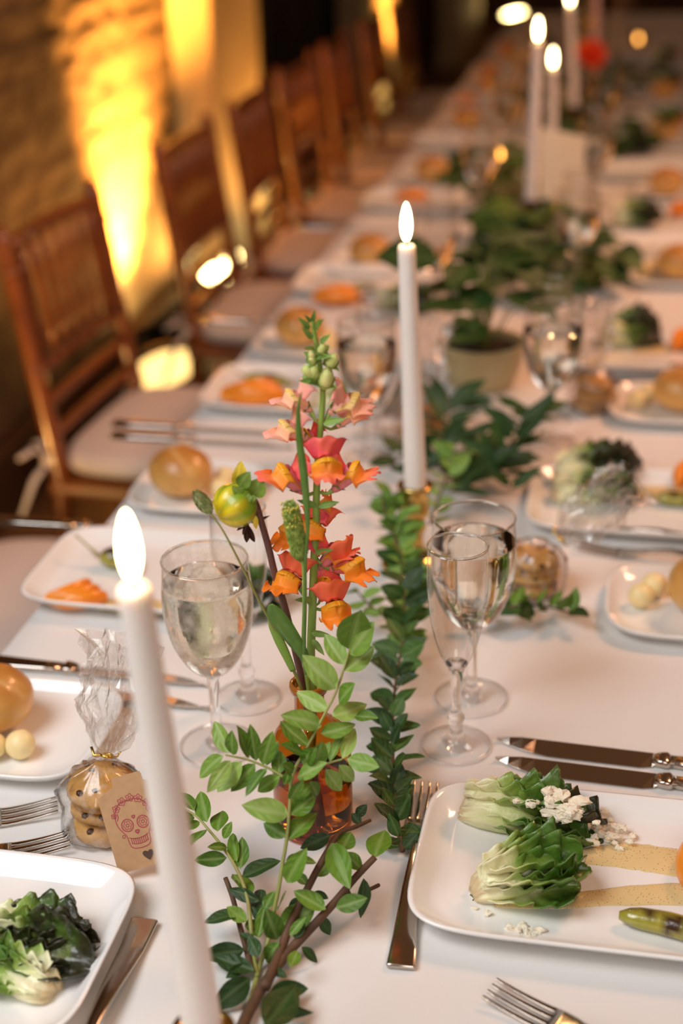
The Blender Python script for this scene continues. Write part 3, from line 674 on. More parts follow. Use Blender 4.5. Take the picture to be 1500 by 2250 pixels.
# lower right plate
p = onp(1005, 1772); wedge('grilled lettuce wedge on the lower right plate, upper one, charred tips at right', (p.x+.004, p.y-.012, TZ+pz), -98, .098, .025, 8, .35, 3, hi=1.25)
p = onp(1030, 1985); wedge('grilled lettuce wedge on the lower right plate, lower left one with bright green leaf', (p.x+.002, p.y+.006, TZ+pz), -66, .072, .027, 6, .05, 5)
d = (lambda *q: [onp(*x) for x in q])
sauce('peppered yellow dressing smeared in two streaks on the lower right plate', [(d((1240, 1885), (1370, 1880), (1450, 1890), (1530, 1900), (1620, 1890)), (.005, .015, .016, .015, .010)), (d((1085, 1988), (1200, 1985), (1330, 1972), (1480, 1965), (1650, 1970)), (.0025, .006, .009, .012, .012))])
p = onp(1510, 1915); orange_wedge('orange squash wedge cut off by the right edge on the lower right plate', (p.x+.004, p.y, TZ+pz), 80, 1.15, 2)
p = onp(1358, 2030); pepper('blistered green pepper at right edge on the lower right plate', (p.x, p.y, TZ+pz), -19, .088, .0082, False, .008)
p = onp(1240, 1850); crumbs('white crumbled cheese on top of the lower right lettuce', (p.x-.004, p.y, TZ+pz+.024), 46, .0085, .0048, 2, .010)
p = onp(1330, 1850); crumbs('pale grated cheese between lettuce and dressing on the lower right plate', (p.x, p.y+.004, TZ+pz), 34, .009, .0034, 4, .006)
p = onp(1155, 2045); crumbs('cheese flakes fallen near the rim of the lower right plate', (p.x, p.y, TZ+pz), 14, .0065, .0034, 6)
p = onp(1055, 2010); crumbs('small cheese flake by the foot of the lower left lettuce wedge', (p.x, p.y, TZ+pz), 2, .004, .004, 9)
# lower left plate
p = onp(-60, 2080); wedge('charred dark lettuce wedge on the lower left plate, upper one', (p.x, p.y, TZ+pz), -84, .080, .024, 8, .86, 8, hi=1.0)
p = onp(-40, 2150); wedge('pale browned lettuce wedge on the lower left plate, nearest the viewer', (p.x+.052, p.y-.008, TZ+pz), 70, .06, .018, 5, .3, 13, hi=.7)
# second left plate
p = onp(178, 1335); orange_wedge('orange squash wedge on the second left plate, left of the near candle', (p.x, p.y, TZ+pz), 205, .98, 3)
p = onp(222, 1245); pepper('yellow green pepper with stalk on the second left plate by the near flame', (p.x, p.y, TZ+pz), -22, .045, .0115)
sauce('pale dressing smeared on the second left plate behind the near candle', [(d((215, 1330), (270, 1330), (340, 1335), (420, 1345)), (.008, .014, .014, .008))])
p = onp(430, 1330); wedge('lettuce wedge on the second left plate hidden behind the misted glass', (p.x, p.y, TZ+pz), -90, .08, .024, 6, .5, 21)
# third and farther left plates
p = onp(560, 888); orange_wedge('orange squash wedge on the third left plate', (p.x, p.y, TZ+pz), 190, 1.5, 3)
p = onp(535, 845); pepper('dark green pepper lying on the third left plate', (p.x, p.y+.01, TZ+pz), -14, .07, .008)
p = onp(640, 890); wedge('lettuce wedge on the third left plate behind the flower spike', (p.x+.03, p.y, TZ+pz), -90, .08, .024, 6, .5, 23)
sauce('pale dressing on the third left plate', [(d((600, 895), (650, 893), (700, 893)), (.01, .014, .01))])
p = onp(745, 668); orange_wedge('orange squash wedge on the fourth left plate, left of the middle candle', (p.x, p.y, TZ+pz), 190, 1.4, 3)
p = onp(765, 640); pepper('dark green pepper on the fourth left plate', (p.x, p.y, TZ+pz), -14, .065, .008)
p = onp(800, 672); wedge('lettuce wedge on the fourth left plate just left of the middle candle', (p.x+.02, p.y, TZ+pz), -90, .08, .024, 6, .6, 25)
p = onp(985, 420); wedge('bright green lettuce wedge on the fifth left plate', (p.x, p.y, TZ+pz), -80, .08, .024, 6, .1, 27)
p = onp(905, 440); orange_wedge('orange squash wedge on the fifth left plate', (p.x, p.y, TZ+pz), 190, 1.2, 2)
# right plates
p = onp(1215, 1070); wedge('heaped dark green lettuce on the second right plate', (p.x, p.y, TZ+pz), -72, .090, .030, 9, .72, 31, hi=1.5)
p = onp(1205, 1095); wedge('green lettuce wedge at the front of the second right plate', (p.x+.004, p.y-.005, TZ+pz), -84, .085, .026, 7, .6, 33, hi=1.1)
sauce('yellow dressing on the second right plate', [(d((1330, 1095), (1400, 1080), (1480, 1075), (1560, 1070)), (.012, .016, .016, .012))])
p = onp(1500, 1055); orange_wedge('orange squash wedge on the second right plate at the right edge', (p.x+.004, p.y, TZ+pz), 60, 1.15, 2)
p = onp(1440, 1110); pepper('blistered pepper on the second right plate at the right edge', (p.x, p.y, TZ+pz), -14, .06, .009)
p = onp(1315, 760); wedge('dark green lettuce wedge on the third right plate', (p.x, p.y, TZ+pz), -80, .085, .030, 9, .72, 35, hi=1.7)
p = onp(1500, 760); orange_wedge('orange squash wedge on the third right plate at the right edge', (p.x, p.y, TZ+pz), 60, 1.3, 2)
sauce('yellow dressing on the third right plate', [(d((1390, 770), (1440, 768), (1500, 765)), (.014, .018, .014))])
p = onp(1345, 495); wedge('dark lettuce wedge on the fourth right plate beside the name card', (p.x, p.y, TZ+pz), -80, .085, .03, 8, .8, 37, hi=1.7)
p = onp(1490, 470); orange_wedge('orange squash wedge on the fourth right plate', (p.x, p.y, TZ+pz), 60, 1.2, 2)
p = onp(1350, 335); wedge('dark lettuce wedge on the farthest right plate', (p.x, p.y, TZ+pz), -80, .085, .03, 7, .9, 39, hi=1.5)

for i, n in enumerate(('seventh', 'eighth', 'ninth')):
    for k, w_, sx in (('F%d' % i, 'wall', 1), ('G%d' % i, 'right', -1)):
        p = PL[k].location; wedge((n if sx > 0 else ('sixth', 'seventh', 'eighth')[i])+' lettuce wedge back along the '+w_+' side, blurred', (p.x+sx*.01, p.y-.01, TZ+pz), -85, .085, .028, 5, .6, 50+i*2+(sx > 0), hi=1.3)
        orange_wedge((n if sx > 0 else ('sixth', 'seventh', 'eighth')[i])+' orange squash wedge back along the '+w_+' side, blurred', (p.x-sx*.06, p.y, TZ+pz), 190, 1.2, 2)
# ================================================================ leaves and stems
def leaf_mat(name, a, b_, rough=.5, vein=(.42, .52, .20), coat=.0, vs=.55):   # a: blade, b_: its mottling
    m = mat(name, a, rough, coat=coat); nt = m.node_tree; N = nt.nodes.new; L = nt.links.new; bs = nt.nodes['Principled BSDF']
    tc = N('ShaderNodeTexCoord'); oi = N('ShaderNodeObjectInfo'); at = N('ShaderNodeAttribute'); at.attribute_name = 'vein'
    n = N('ShaderNodeTexNoise'); n.inputs['Scale'].default_value = 5; L(tc.outputs['Object'], n.inputs['Vector'])
    ad = N('ShaderNodeMath'); ad.operation = 'MULTIPLY_ADD'; ad.inputs[1].default_value = .8; L(oi.outputs['Random'], ad.inputs[0]); 
    sb = N('ShaderNodeMath'); sb.operation = 'SUBTRACT'; sb.inputs[1].default_value = .4; L(n.outputs[0], sb.inputs[0]); L(sb.outputs[0], ad.inputs[2])
    mx_ = N('ShaderNodeMix'); mx_.data_type = 'RGBA'; mx_.inputs['A'].default_value = (*a, 1); mx_.inputs['B'].default_value = (*b_, 1); L(ad.outputs[0], mx_.inputs['Factor'])
    m2 = N('ShaderNodeMix'); m2.data_type = 'RGBA'; m2.inputs['B'].default_value = (*vein, 1); L(mx_.outputs['Result'], m2.inputs['A'])
    mu = N('ShaderNodeMath'); mu.operation = 'MULTIPLY'; mu.inputs[1].default_value = vs; L(at.outputs['Fac'], mu.inputs[0]); L(mu.outputs[0], m2.inputs['Factor'])
    L(m2.outputs['Result'], bs.inputs['Base Color'])
    bp = N('ShaderNodeBump'); bp.inputs['Strength'].default_value = .2; bp.inputs['Distance'].default_value = .03; L(at.outputs['Fac'], bp.inputs['Height']); L(bp.outputs[0], bs.inputs['Normal'])
    bs.inputs['Specular IOR Level'].default_value = .35; bs.inputs['Subsurface Weight'].default_value = .15; bs.inputs['Subsurface Scale'].default_value = .002
    return m
M_leafl = leaf_mat('pale_leaf', (.27, .40, .085), (.14, .26, .03), vein=(.52, .60, .30), vs=.35)
M_leaf = leaf_mat('green_leaf', (.125, .245, .018), (.05, .125, .008), vein=(.36, .48, .17), vs=.4)
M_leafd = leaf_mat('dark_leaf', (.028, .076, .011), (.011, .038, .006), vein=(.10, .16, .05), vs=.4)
M_leafb = leaf_mat('runner_leaf', (.060, .135, .018), (.022, .06, .008), vein=(.2, .3, .1), vs=.4)
M_leafy = leaf_mat('bright_leaf', (.20, .35, .05), (.09, .21, .028), vein=(.45, .58, .2), vs=.3)
def leaf_shape(name, ms, wd=.5, fold=.10, curl=.14, serr=.03, peak=.45, nu=6, nv=9, sd=0):
    b = MB()
    def fn(i, j):
        u = (i-.5)*2; t = j; k = (math.sin(math.pi*t**(math.log(.5)/math.log(peak))))**.8 if 0 < t < 1 else 0
        k = max(k, .03 if t < .5 else .015)
        s = 1 + (serr*math.sin(t*nv*math.pi*2.0+.7) if abs(u) > .9 else 0)
        x = u*wd/2*k*s; return V((x, t, fold*abs(u)*k*wd - curl*(t*t) + .02*math.sin(t*9+sd)*u + .015*math.sin(t*5+sd)))
    b.grid(fn, nu, nv); out = []
    for m in ms:
        me = b.mesh(name, m); a = me.attributes.new('vein', 'FLOAT', 'POINT')
        for i, v in enumerate(me.vertices):
            e = abs(v.co.x)/(wd/2); sdv = .35*max(0, math.sin((v.co.y*8 - e*3)*2*math.pi*.5))
            a.data[i].value = 1.0 if e < .04 else sdv*.18
        out.append(me)
    return out
LV = {}
for q, args in enumerate(((.54, .09, .10), (.52, .14, .22), (.58, .05, -.06), (.50, .18, .14))):
    for k, me in zip(('l', 'g', 'd', 'b', 'y'), leaf_shape('leaf', (M_leafl, M_leaf, M_leafd, M_leafb, M_leafy), *args, sd=q)): LV.setdefault(k, []).append(me)
lr = random.Random(11)
def put_leaf(root, kind, base, tip, nrm, wid=1.0, name='leaf', var=None, roll=None):
    base, tip = V(base), V(tip); d = tip-base; L = d.length
    T = frame(base-root.location, d, nrm) @ M.Rotation(roll if roll is not None else lr.uniform(-.35, .35), 4, 'Y') @ M.Diagonal((L*wid, L, L, 1))
    return link(name, LV[kind][lr.randrange(4) if var is None else var], root, T)
M_twig = mat('brown_twig', (.13, .062, .028), .65, noise_=(60, (.06, .03, .014), .3, .7), bump=(150, .4, .002))
M_gstem = mat('green_stem', (.30, .36, .09), .5, noise_=(50, (.24, .20, .06), .3, .7))
M_fstem = mat('flower_stem', (.30, .46, .09), .42, noise_=(60, (.22, .36, .06), .3, .7))
M_pstem = mat('purple_stem', (.13, .055, .045), .45)
def stem(root, name, pts, r, m, n=10): 
    b = MB(); P = smooth_path(pts, 5); N = len(P)
    b.tube(P, [lerp(r[0], r[1], i/(N-1)) for i in range(N)], n); return b.obj(name, m, root, off=root.location)
def c6(x, y): return (400+.36443*x, 680+.36443*y)
def c4(x, y): return (400+.42212*x, 1300+.42212*y)

# ================================================================ the amber bottle and its flowers
pv = W(690, 1812); gv = gd(pv)
M_amber = thin_glass('amber_glass', (.74, .42, .10), 1.2)
M_awater = solid_glass('amber_tinted_water', (.97, .74, .40), 1.33); M_awater.node_tree.nodes['Principled BSDF'].inputs['IOR'].default_value = 1.33
t = thing('amber_bottle', 'small amber glass bottle used as a flower vase', 'bottle', (pv.x, pv.y, TZ+.0008))
VP = lathe_pts([(.0, .002), (.024, .001), (.0275, .004), (.0285, .012), (.0285, .06), (.0278, .072), (.0235, .082), (.0150, .090), (.0112, .097), (.0105, .106), (.0108, .114)], 4)
b = MB(); b.lathe(VP, 56); bo = b.obj('body', M_amber, t)
b = MB(); b.lathe([(.0108, .113), (.0130, .1145), (.0138, .1175), (.0134, .1205), (.0120, .1215), (.0106, .1205), (.0102, .117), (.0104, .113)], 56); b.obj('lip', mat('amber_lip', (.30, .10, .015), .06, coat=.6), t)
b = MB(); b.lathe([(0, .0035), (.0235, .0035), (.0272, .008), (.0278, .02), (.0278, .045), (.0265, .0445), (0, .0442)], 48); b.obj('water', M_awater, t)
mouth = pv + V((0, 0, .118))
def into(dx, dy): return [pv + V((dx*.5, dy*.5, .10)), pv + V((-dx, -dy, .008))]

M_petal = attr_mat('snapdragon_petal', .55, sss=0); _b = M_petal.node_tree.nodes['Principled BSDF']; _b.inputs['Subsurface Weight'].default_value = .25; _b.inputs['Subsurface Scale'].default_value = .003; _b.inputs['Subsurface Radius'].default_value = (1, .4, .3)
def petals(kind):                           # mouth opens along +y, upper lip towards +z
    cols = {'coral': ((.80, .22, .25), (.86, .30, .38), (.90, .085, .13), (.93, .22, .075), (.92, .15, .10), (.94, .28, .02), (.93, .42, .012)),
            'orange': ((.85, .22, .16), (.80, .16, .24), (.92, .14, .07), (.93, .20, .04), (.93, .21, .015), (.94, .28, .01), (.93, .38, .01)),
            'peach': ((.88, .42, .34), (.90, .52, .44), (.86, .32, .28), (.90, .56, .34), (.90, .36, .28), (.91, .44, .26), (.92, .62, .20))}[kind]
    tb, tm, u0, u1, l0, l1, pc = [V(c) for c in cols]; out = {}
    b = MB(); rings = []
    for q in range(9):
        u = q/8; y = .019*u; r = .0026+.0052*u**.7; rings.append([V((r*1.0*math.cos(a), y, r*.92*math.sin(a)-.001*u)) for a in [2*math.pi*k/20 for k in range(20)]])
    b.loft(rings, cap1=False); me = b.mesh('blossom', M_petal); tint(me, lambda c: tb.lerp(tm, .5+.5*math.sin(math.atan2(c.z, c.x)*9)*.6)); out['blossom'] = me
    def up(i, j):
        u = (i-.5)*2; n_ = .28*max(0, 1-abs(u)*3.2)*j; h = j*(1-n_)
        x = u*(.0078+.0110*h**.8); z = .0042+.0150*math.sin(h*1.9)*(1-.18*u*u) + .001*math.sin(u*9+h*4); y = .0165+.0075*h*(1-.5*u*u) - .016*max(0, h-.45)**1.4 - .006*u*u*(1-h*.3)
        return V((x, y+.0012*math.sin(u*7)*h, z))
    b = MB(); b.grid(up, 18, 12); me = b.mesh('upper_lip', M_petal); tint(me, lambda c: u0.lerp(u1, max(0, min(1, (c.y-.013)/.014+.3*noise.noise(V(c)*200))))); out['upper_lip'] = me
    KY = [.013, .0205, .0240, .0226, .0216, .0258, .0275]; KZ = [.0030, .0034, .0004, -.0042, -.0082, -.0122, -.0160]; KX = [.0062, .0098, .0112, .0116, .0122, .0140, .0150]
    def lo(i, j):
        u = (i-.5)*2; e = max(0, (j-.62)/.38); notch = 1-.22*e*(math.exp(-((abs(u)-.38)/.08)**2)+1.1*max(0, abs(u)-.70)/.30)
        k = j*notch*6; n = min(5, int(k)); f = k-n; y, z, x = [lerp(a[n], a[n+1], f*f*(3-2*f)*.5+f*.5) for a in (KY, KZ, KX)]
        p = math.exp(-((j-.27)/.2)**2); y -= .0024*p*math.exp(-(u/.13)**2); y -= (.0070-.002*e)*u*u; z += .0016*e*math.sin(u*8+.6) - .0022*u*u*(1-e)
        return V((u*x*(1+.03*math.sin(j*9)), y + .0010*e*math.cos(u*10), z + .0035*e*u*u))
    b = MB(); b.grid(lo, 30, 20); me = b.mesh('lower_lip', M_petal); tint(me, lambda c: pc.lerp(l1, max(0, min(1, (-c.z+.0010)/.004))).lerp(l0, max(0, min(1, (-c.z-.006)/.008+.25*noise.noise(V(c)*170))))); out['lower_lip'] = me
    def pal(i, j):
        u = (i-.5)*1.5; k = .6+j*1.6; n = min(5, int(k)); f = k-n; y, z, x = [lerp(a[n], a[n+1], f*f*(3-2*f)*.5+f*.5) for a in (KY, KZ, KX)]
        return V((u*x*.95, y+.0012*math.sin(math.pi*j)*(1-u*u)*(1-.9*math.exp(-(u/.10)**2))+.0002-.0070*u*u*1.02+.0003*math.sin(u*34), z+.0009*math.sin(math.pi*j)-.0022*u*u))
    b = MB(); b.grid(pal, 24, 8); me = b.mesh('palate', M_petal); tint(me, lambda c: pc.lerp(V((.80, .26, .01)), .5*max(0, math.sin(c.x*2600)))); out['palate'] = me
    return out
PT = {k: petals(k) for k in ('coral', 'orange', 'peach')}
M_sepal = leaf_mat('sepal_green', (.20, .34, .06), (.11, .22, .035), vs=.15)
SEP = leaf_shape('sepal', (M_sepal,), .72, .12, .22, 0, .42, 4, 6)[0]
fs = [c6(785, 62), c6(800, 160), c6(825, 300), c6(842, 420), c6(848, 520), c6(836, 700), c6(818, 900), c6(810, 1100), c6(806, 1300), c6(796, 1500), c6(786, 1800), c6(776, 2100)]
sg = [gv+.002+.0008*i for i in range(len(fs))]
spts = [G(*p, g) for p, g in zip(fs, sg)]
t = thing('snapdragon', 'tall pink and orange snapdragon flower spike standing in the amber bottle', 'flower', spts[-1].copy())
SN = t
stem(t, 'stem', spts + into(.004, .002), (.0012, .0034), M_fstem, 12)
toC = -FH
def sepals(parent, at_, d, s, n=5, kind=None):
    d = V(d).normalized(); x = d.orthogonal().normalized()
    for k in range(n):
        rd = M.Rotation(2*math.pi*k/n+.3, 3, d) @ x
        link('sepal', SEP, parent, frame(V(at_)-t.location + rd*s*.1, (d*.75+rd*.75), d*.5-rd) @ M.Diagonal((s, s, s, 1)))
def blossom(b6, m6, tow, kind, s=1.0, dg=0.0, upv=(0, 0, 1), dz=None, ax=None):
    g0 = gv+.004+dg; p = G(*c6(*b6), g0); q = G(*c6(*m6), g0)
    im = (q-p); d = im.normalized()*(1-abs(tow)) + (toC*.92+V((0, 0, .30)))*tow; d = d.normalized()
    p = q - d*.019*s                         # the mouth sits where the photo shows it
    T = frame(p-t.location, d, V(upv)) @ M.Diagonal((s*.80, s, s*.80, 1))
    me = PT[kind]; r = link('blossom', me['blossom'], t, T)
    for k in ('upper_lip', 'lower_lip', 'palate'):
        o = link(k, me[k], r); sd_ = o.modifiers.new('thick', 'SOLIDIFY') if True else None
        if sd_: sd_.thickness = .0005
    # the flower's own green cup and stalk, joined to the spike
    b = MB(); k = min(range(len(spts)), key=lambda i: (spts[i]-p).length); a = min(spts, key=lambda x: (x-(p+V((0, 0, -.004)))).length)
    i0 = T.inverted(); b.tube([i0 @ (a-t.location), i0 @ (a.lerp(p, .6)-t.location+V((0, 0, -.002))), (0, 0.001, 0)], [.0012, .0012, .0026], 8); b.obj('flower_stalk', M_fstem, r)
    for k in range(5):
        an = 2*math.pi*k/5; rd = V((math.cos(an), 0, math.sin(an))); link('sepal', SEP, r, frame(rd*.0012+V((0, -.001, 0)), rd*.45+V((0, 1, 0)), -rd+V((0, .3, 0))) @ M.Scale(.0088, 4))
    return r
blossom((790, 625), (655, 515), .10, 'peach', .92, .004, (-.25, 0, 1))
blossom((880, 625), (1030, 540), .18, 'peach', 1.0, .0, (.1, -.2, 1))
blossom((890, 755), (1030, 610), .15, 'peach', .85, .006, (.2, 0, 1))
blossom((785, 800), (620, 700), .20, 'peach', .98, .0, (-.1, 0, 1))
blossom((800, 790), (745, 745), .1, 'coral', .75, .012, (-.2, 0, 1))
blossom((830, 1010), (872, 925), .80, 'coral', 1.12, -.012, (0, 0, 1))
blossom((740, 1120), (610, 975), .22, 'coral', 1.16, -.004, (.08, 0, 1))
blossom((890, 1120), (1035, 960), .14, 'coral', 1.12, -.002, (-.05, 0, 1))
blossom((770, 1330), (630, 1330), .45, 'orange', 1.02, .006, (0, 0, 1))
blossom((800, 1330), (775, 1300), .55, 'orange', 1.1, .004, (0, 0, 1))
blossom((870, 1200), (850, 1180), .3, 'coral', .7, .012, (0, 0, -1))
blossom((720, 1700), (622, 1610), .55, 'orange', 1.14, -.006, (0, 0, 1))
blossom((840, 1600), (1045, 1530), .42, 'orange', 1.2, -.004, (.1, 0, 1))
blossom((830, 1560), (925, 1440), .2, 'coral', 1.1, .006, (.2, 0, 1))
blossom((850, 1700), (860, 1640), .3, 'coral', .8, .010, (.2, 0, 1))
blossom((830, 1880), (930, 1790), .74, 'orange', 1.16, -.012, (0, 0, 1))
M_bud = mat('flower_bud', (.70, .66, .28), .5, noise_=(120, (.45, .55, .15), .35, .65), sss=.2)
for bx_, by_, tx_, ty_, s in ((830, 265, 855, 215, .8), (785, 300, 780, 255, .7), (880, 350, 925, 275, 1.05), (850, 475, 880, 365, 1.25), (810, 400, 730, 350, 1.1), (800, 420, 790, 340, .6), (795, 330, 775, 290, .5)):
    p = G(*c6(bx_, by_), gv); q = G(*c6(tx_, ty_), gv-.003); L = (q-p).length
    b = MB(); b.lathe([(0, 0), (.30*L, .12*L), (.36*L, .4*L), (.33*L, .75*L), (.22*L, .97*L), (0, 1.04*L)], 16, frame(p-t.location, (q-p).cross(toC), q-p)); bo = b.obj('bud', M_bud, t)
    sepals(t, p, q-p, .0065*s+.002, 4)
for x, y, dx, dy, s in ((775, 80, -25, -40, .008), (790, 75, 5, -55, .009), (800, 115, 30, -40, .010), (770, 120, -55, -60, .011), (785, 180, -45, -60, .011), (800, 130, 15, -50, .010), (830, 205, 45, -45, .010), (800, 240, -40, -10, .009), (815, 290, 55, -10, .010),
                        (830, 440, -75, -10, .013), (850, 500, 5, -45, .011), (850, 690, 90, -25, .014), (815, 1190, -110, -40, .013), (820, 1190, 120, -30, .013), (800, 1470, 90, -20, .012), (790, 1750, -80, 0, .012), (780, 1950, 70, 10, .013), (785, 1990, 30, 40, .013)):
    p = G(*c6(x, y), gv); q = G(*c6(x+dx, y+dy), gv-.006); link('bract', SEP, t, frame(p-t.location, q-p, toC+V((0, 0, .6))) @ M.Diagonal((s*.5, s*1.15, s, 1)))

# yellow-green dahlia bud on a purple stem
ds = [c6(415, 1130), c6(448, 1180), c6(480, 1290), c6(520, 1430), c6(560, 1600), c6(620, 1800), c6(680, 2050)]
dp = [G(*p, gv-.004+.001*i) for i, p in enumerate(ds)]
t = thing('dahlia_bud', 'nodding yellow green dahlia bud on a dark purple stem', 'flower', dp[-1].copy())
stem(t, 'stem', dp + into(-.004, .001), (.0021, .0026), M_pstem, 12)
M_dahl = attr_mat('dahlia_bud_skin', .35, coat=.3)
c = G(*c6(322, 1180), gv-.006); ax = (G(*c6(255, 1225), gv-.012)-G(*c6(400, 1130), gv-.004)).normalized()
b = MB(); T = frame((0, 0, 0), ax.orthogonal(), ax)
b.ball(c-t.location, (.0150, .0150, .0136), T=T, seg=44, rings=18, fn=lambda q: 1+.035*math.cos(7*math.atan2(q.y, q.x)+2*q.z) - .10*max(0, q.z-.8))
me = b.mesh('bud', M_dahl)
def dc(co_):
    q = V(co_)+t.location-c; z = q.dot(ax)/.013; an = math.atan2(q.dot(T.to_3x3() @ V((0, 1, 0))), q.dot(T.to_3x3() @ V((1, 0, 0))))
    g_ = V((.19, .32, .02)).lerp(V((.70, .55, .015)), max(0, min(1, .42+z*.7+.40*math.cos(7*an+1)))); return g_
tint(me, dc); bo = link('bud', me, t)
M_dsep = leaf_mat('dahlia_sepal', (.22, .34, .04), (.09, .17, .02), vs=.2); M_ypet = leaf_mat('yellow_petal', (.80, .58, .05), (.62, .50, .04), vein=(.7, .6, .1), vs=.2); M_wilt = mat('wilted_petal', (.055, .018, .012), .5)
DSEP, YP = leaf_shape('sepal', (M_dsep, M_ypet), .55, .2, .25, 0, .45, 4, 7); WP = leaf_shape('wilted_petal', (M_wilt,), .6, .5, .4, .1, .5, 4, 7)[0]
for me, nm, A, B, dg, wd in ((DSEP, 'sepal', (345, 1070), (400, 995), -.012, 1.45), (DSEP, 'sepal', (365, 1120), (310, 1075), -.016, 1.30), (DSEP, 'sepal', (385, 1120), (320, 1150), -.017, 1.30), (DSEP, 'sepal', (400, 1110), (385, 1175), -.017, 1.45), (DSEP, 'sepal', (420, 1120), (480, 1035), -.010, 1.74), (DSEP, 'sepal', (430, 1120), (410, 1170), -.014, 1.45), (DSEP, 'sepal', (370, 1090), (440, 1065), -.008, 1.45),
                    (YP, 'petal', (345, 1080), (352, 935), -.002, 1.0), (YP, 'petal', (225, 1160), (185, 1165), -.012, 1.2), (YP, 'petal', (440, 1240), (445, 1325), -.012, .8),
                    (WP, 'wilted_petal', (400, 1290), (385, 1415), -.008, .5), (WP, 'wilted_petal', (400, 1300), (435, 1410), -.010, .5), (WP, 'wilted_petal', (380, 1290), (335, 1330), -.006, .6), (WP, 'wilted_petal', (410, 1280), (510, 1255), -.004, .35), (WP, 'wilted_petal', (400, 1280), (365, 1360), -.012, .6)):
    p = G(*c6(*A), gv+dg+.004); q = G(*c6(*B), gv+dg); L = (q-p).length; link(nm, me, t, frame(p-t.location, q-p, toC+V((0, 0, .3))) @ M.Diagonal((L*wd, L, L, 1)))
# timothy grass head: thousands of tiny florets on a cylinder
M_tim = mat('grass_head', (.36, .46, .11), .7, noise_=(260, (.16, .26, .04), .35, .65))
p0, p1 = G(*c6(718, 1515), gv-.020), G(*c6(645, 1165), gv-.024)
t = thing('timothy_grass', 'fat fuzzy green grass head on a straight stem before the snapdragon', 'grass flower', p0.copy())
stem(t, 'stem', [p0, G(*c6(735, 1560), gv-.019), G(*c6(738, 1800), gv-.014), G(*c6(735, 2080), gv-.006)] + into(.002, -.003), (.0015, .0018), M_fstem)
ax = p1-p0; L = ax.length; T = frame((0, 0, 0), ax.orthogonal(), ax); b = MB(); fr = random.Random(5)
prof = lambda u: .0056*min(1, (u*7)**.5, ((1-u)*5+.12)**.5)
b.lathe([(0, 0)] + [(prof(i/20)*.92, L*i/20) for i in range(1, 20)] + [(0, L)], 20, T); b.obj('spike', M_tim, t)
b = MB()
for i in range(1500):
    u = fr.random(); a = i*2.39996; r = prof(u)*.9; q = V((r*math.cos(a), r*math.sin(a), L*u)); o_ = V((math.cos(a), math.sin(a), .75)).normalized(); s_ = V((-math.sin(a), math.cos(a), 0)); h = .0013+.0006*fr.random()
    b.add([T @ (q-s_*.00042), T @ (q+s_*.00042), T @ (q+o_*h+s_*.00015), T @ (q+o_*h-s_*.00015), T @ (q+V((0, 0, .0007)))], [(0, 1, 2, 3), (1, 4, 2), (4, 0, 3), (3, 2, 4)])
tag(b.obj('florets', M_tim, t, smooth=False), None, None, None, 'stuff')
b = MB(); po = [V(T @ V((.0054*math.cos(a), .0054*math.sin(a), L*z))) for a, z in [(fr.uniform(0, 6.3), fr.uniform(.62, 1)) for _ in range(70)]]
for q in po: b.ball(q*1.0, (.0007, .0007, .0009), seg=5, rings=3)
tag(b.obj('pollen', mat('yellow_pollen', (.66, .58, .10), .7), t), None, None, None, 'stuff')
# thin arching canary grass
def canary(label, head0, head1, sp, dg):
    a0, a1 = G(*c6(*head0), gv+dg), G(*c6(*head1), gv+dg-.004); t = thing('canary_grass', label, 'grass flower', a0.copy())
    stem(t, 'stem', [a0] + [G(*c6(*p), gv+dg+.003*i) for i, p in enumerate(sp)] + into(-.002, -.004), (.0005, .0014), M_gstem, 8)
    ax = a1-a0; L = ax.length; T = frame((0, 0, 0), ax.orthogonal(), ax); rr = random.Random(2)
    me = leaf_shape('scale', (leaf_mat('grass_scale', (.52, .56, .28), (.14, .22, .06), vs=.1),), .42, .3, .25, 0, .4, 2, 4)[0]
    for i in range(64):
        u = i/64; r = .0044*math.sin(math.pi*(.12+.86*u))**.8; a = i*2.39996; q = V((r*math.cos(a), r*math.sin(a), L*u*.93)); o_ = V((math.cos(a)*.35, math.sin(a)*.35, 1))
        link('scale', me, t, T @ frame(q*.8, o_, V((math.cos(a), math.sin(a), 0))) @ M.Scale(.0062, 4))
    return t
canary('small scaly grass head on a thin arching stem above the misted glass', (172, 1228), (75, 1092), ((250, 1340), (350, 1530), (440, 1710), (525, 1870), (620, 2070)), -.02)
b = MB(); sh = [G(*c6(*p), gv-.010) for p in ((525, 1870), (575, 1975), (625, 2080), (670, 2180))]; P = smooth_path(sh, 4); b.tube(P, [.0008, .002, .0027, .003, .0032, .0033, .0033, .0032, .003, .0028, .0026, .0024, .002][:len(P)], 8, flat=.35, up=toC)
o = b.obj('grass_sheath', mat('sheath_green', (.20, .34, .05), .45), off=sh[0]); o.location = sh[0]; o.parent = bpy.data.objects['canary_grass']; o.matrix_parent_inverse = M.Translation(-bpy.data.objects['canary_grass'].location)
# long narrow blade and one broad leaf
def blade(name, label, pts, wid, m, dg, turn=.4):
    P = smooth_path([G(*c6(*p), gv+dg) for p in pts], 5); N = len(P); b = MB(); vs = []; fs_ = []
    for i, p in enumerate(P):
        tt = (P[min(i+1, N-1)]-P[max(i-1, 0)]).normalized(); s = tt.cross(toC).normalized(); u = i/(N-1); k = min(len(wid)-2, int(u*(len(wid)-1))); wv = lerp(wid[k], wid[k+1], u*(len(wid)-1)-k)
        vs += [p - s*wv, p + toC*(-.25*wv), p + s*wv]
    for i in range(N-1): fs_ += [(3*i, 3*i+1, 3*i+4, 3*i+3), (3*i+1, 3*i+2, 3*i+5, 3*i+4)]
    b.add(vs, fs_); o = b.obj(name, m, off=P[-1]); o.location = P[-1]; q = o.modifiers.new('thick', 'SOLIDIFY'); q.thickness = .0004; return tag(o, label, 'leaf')
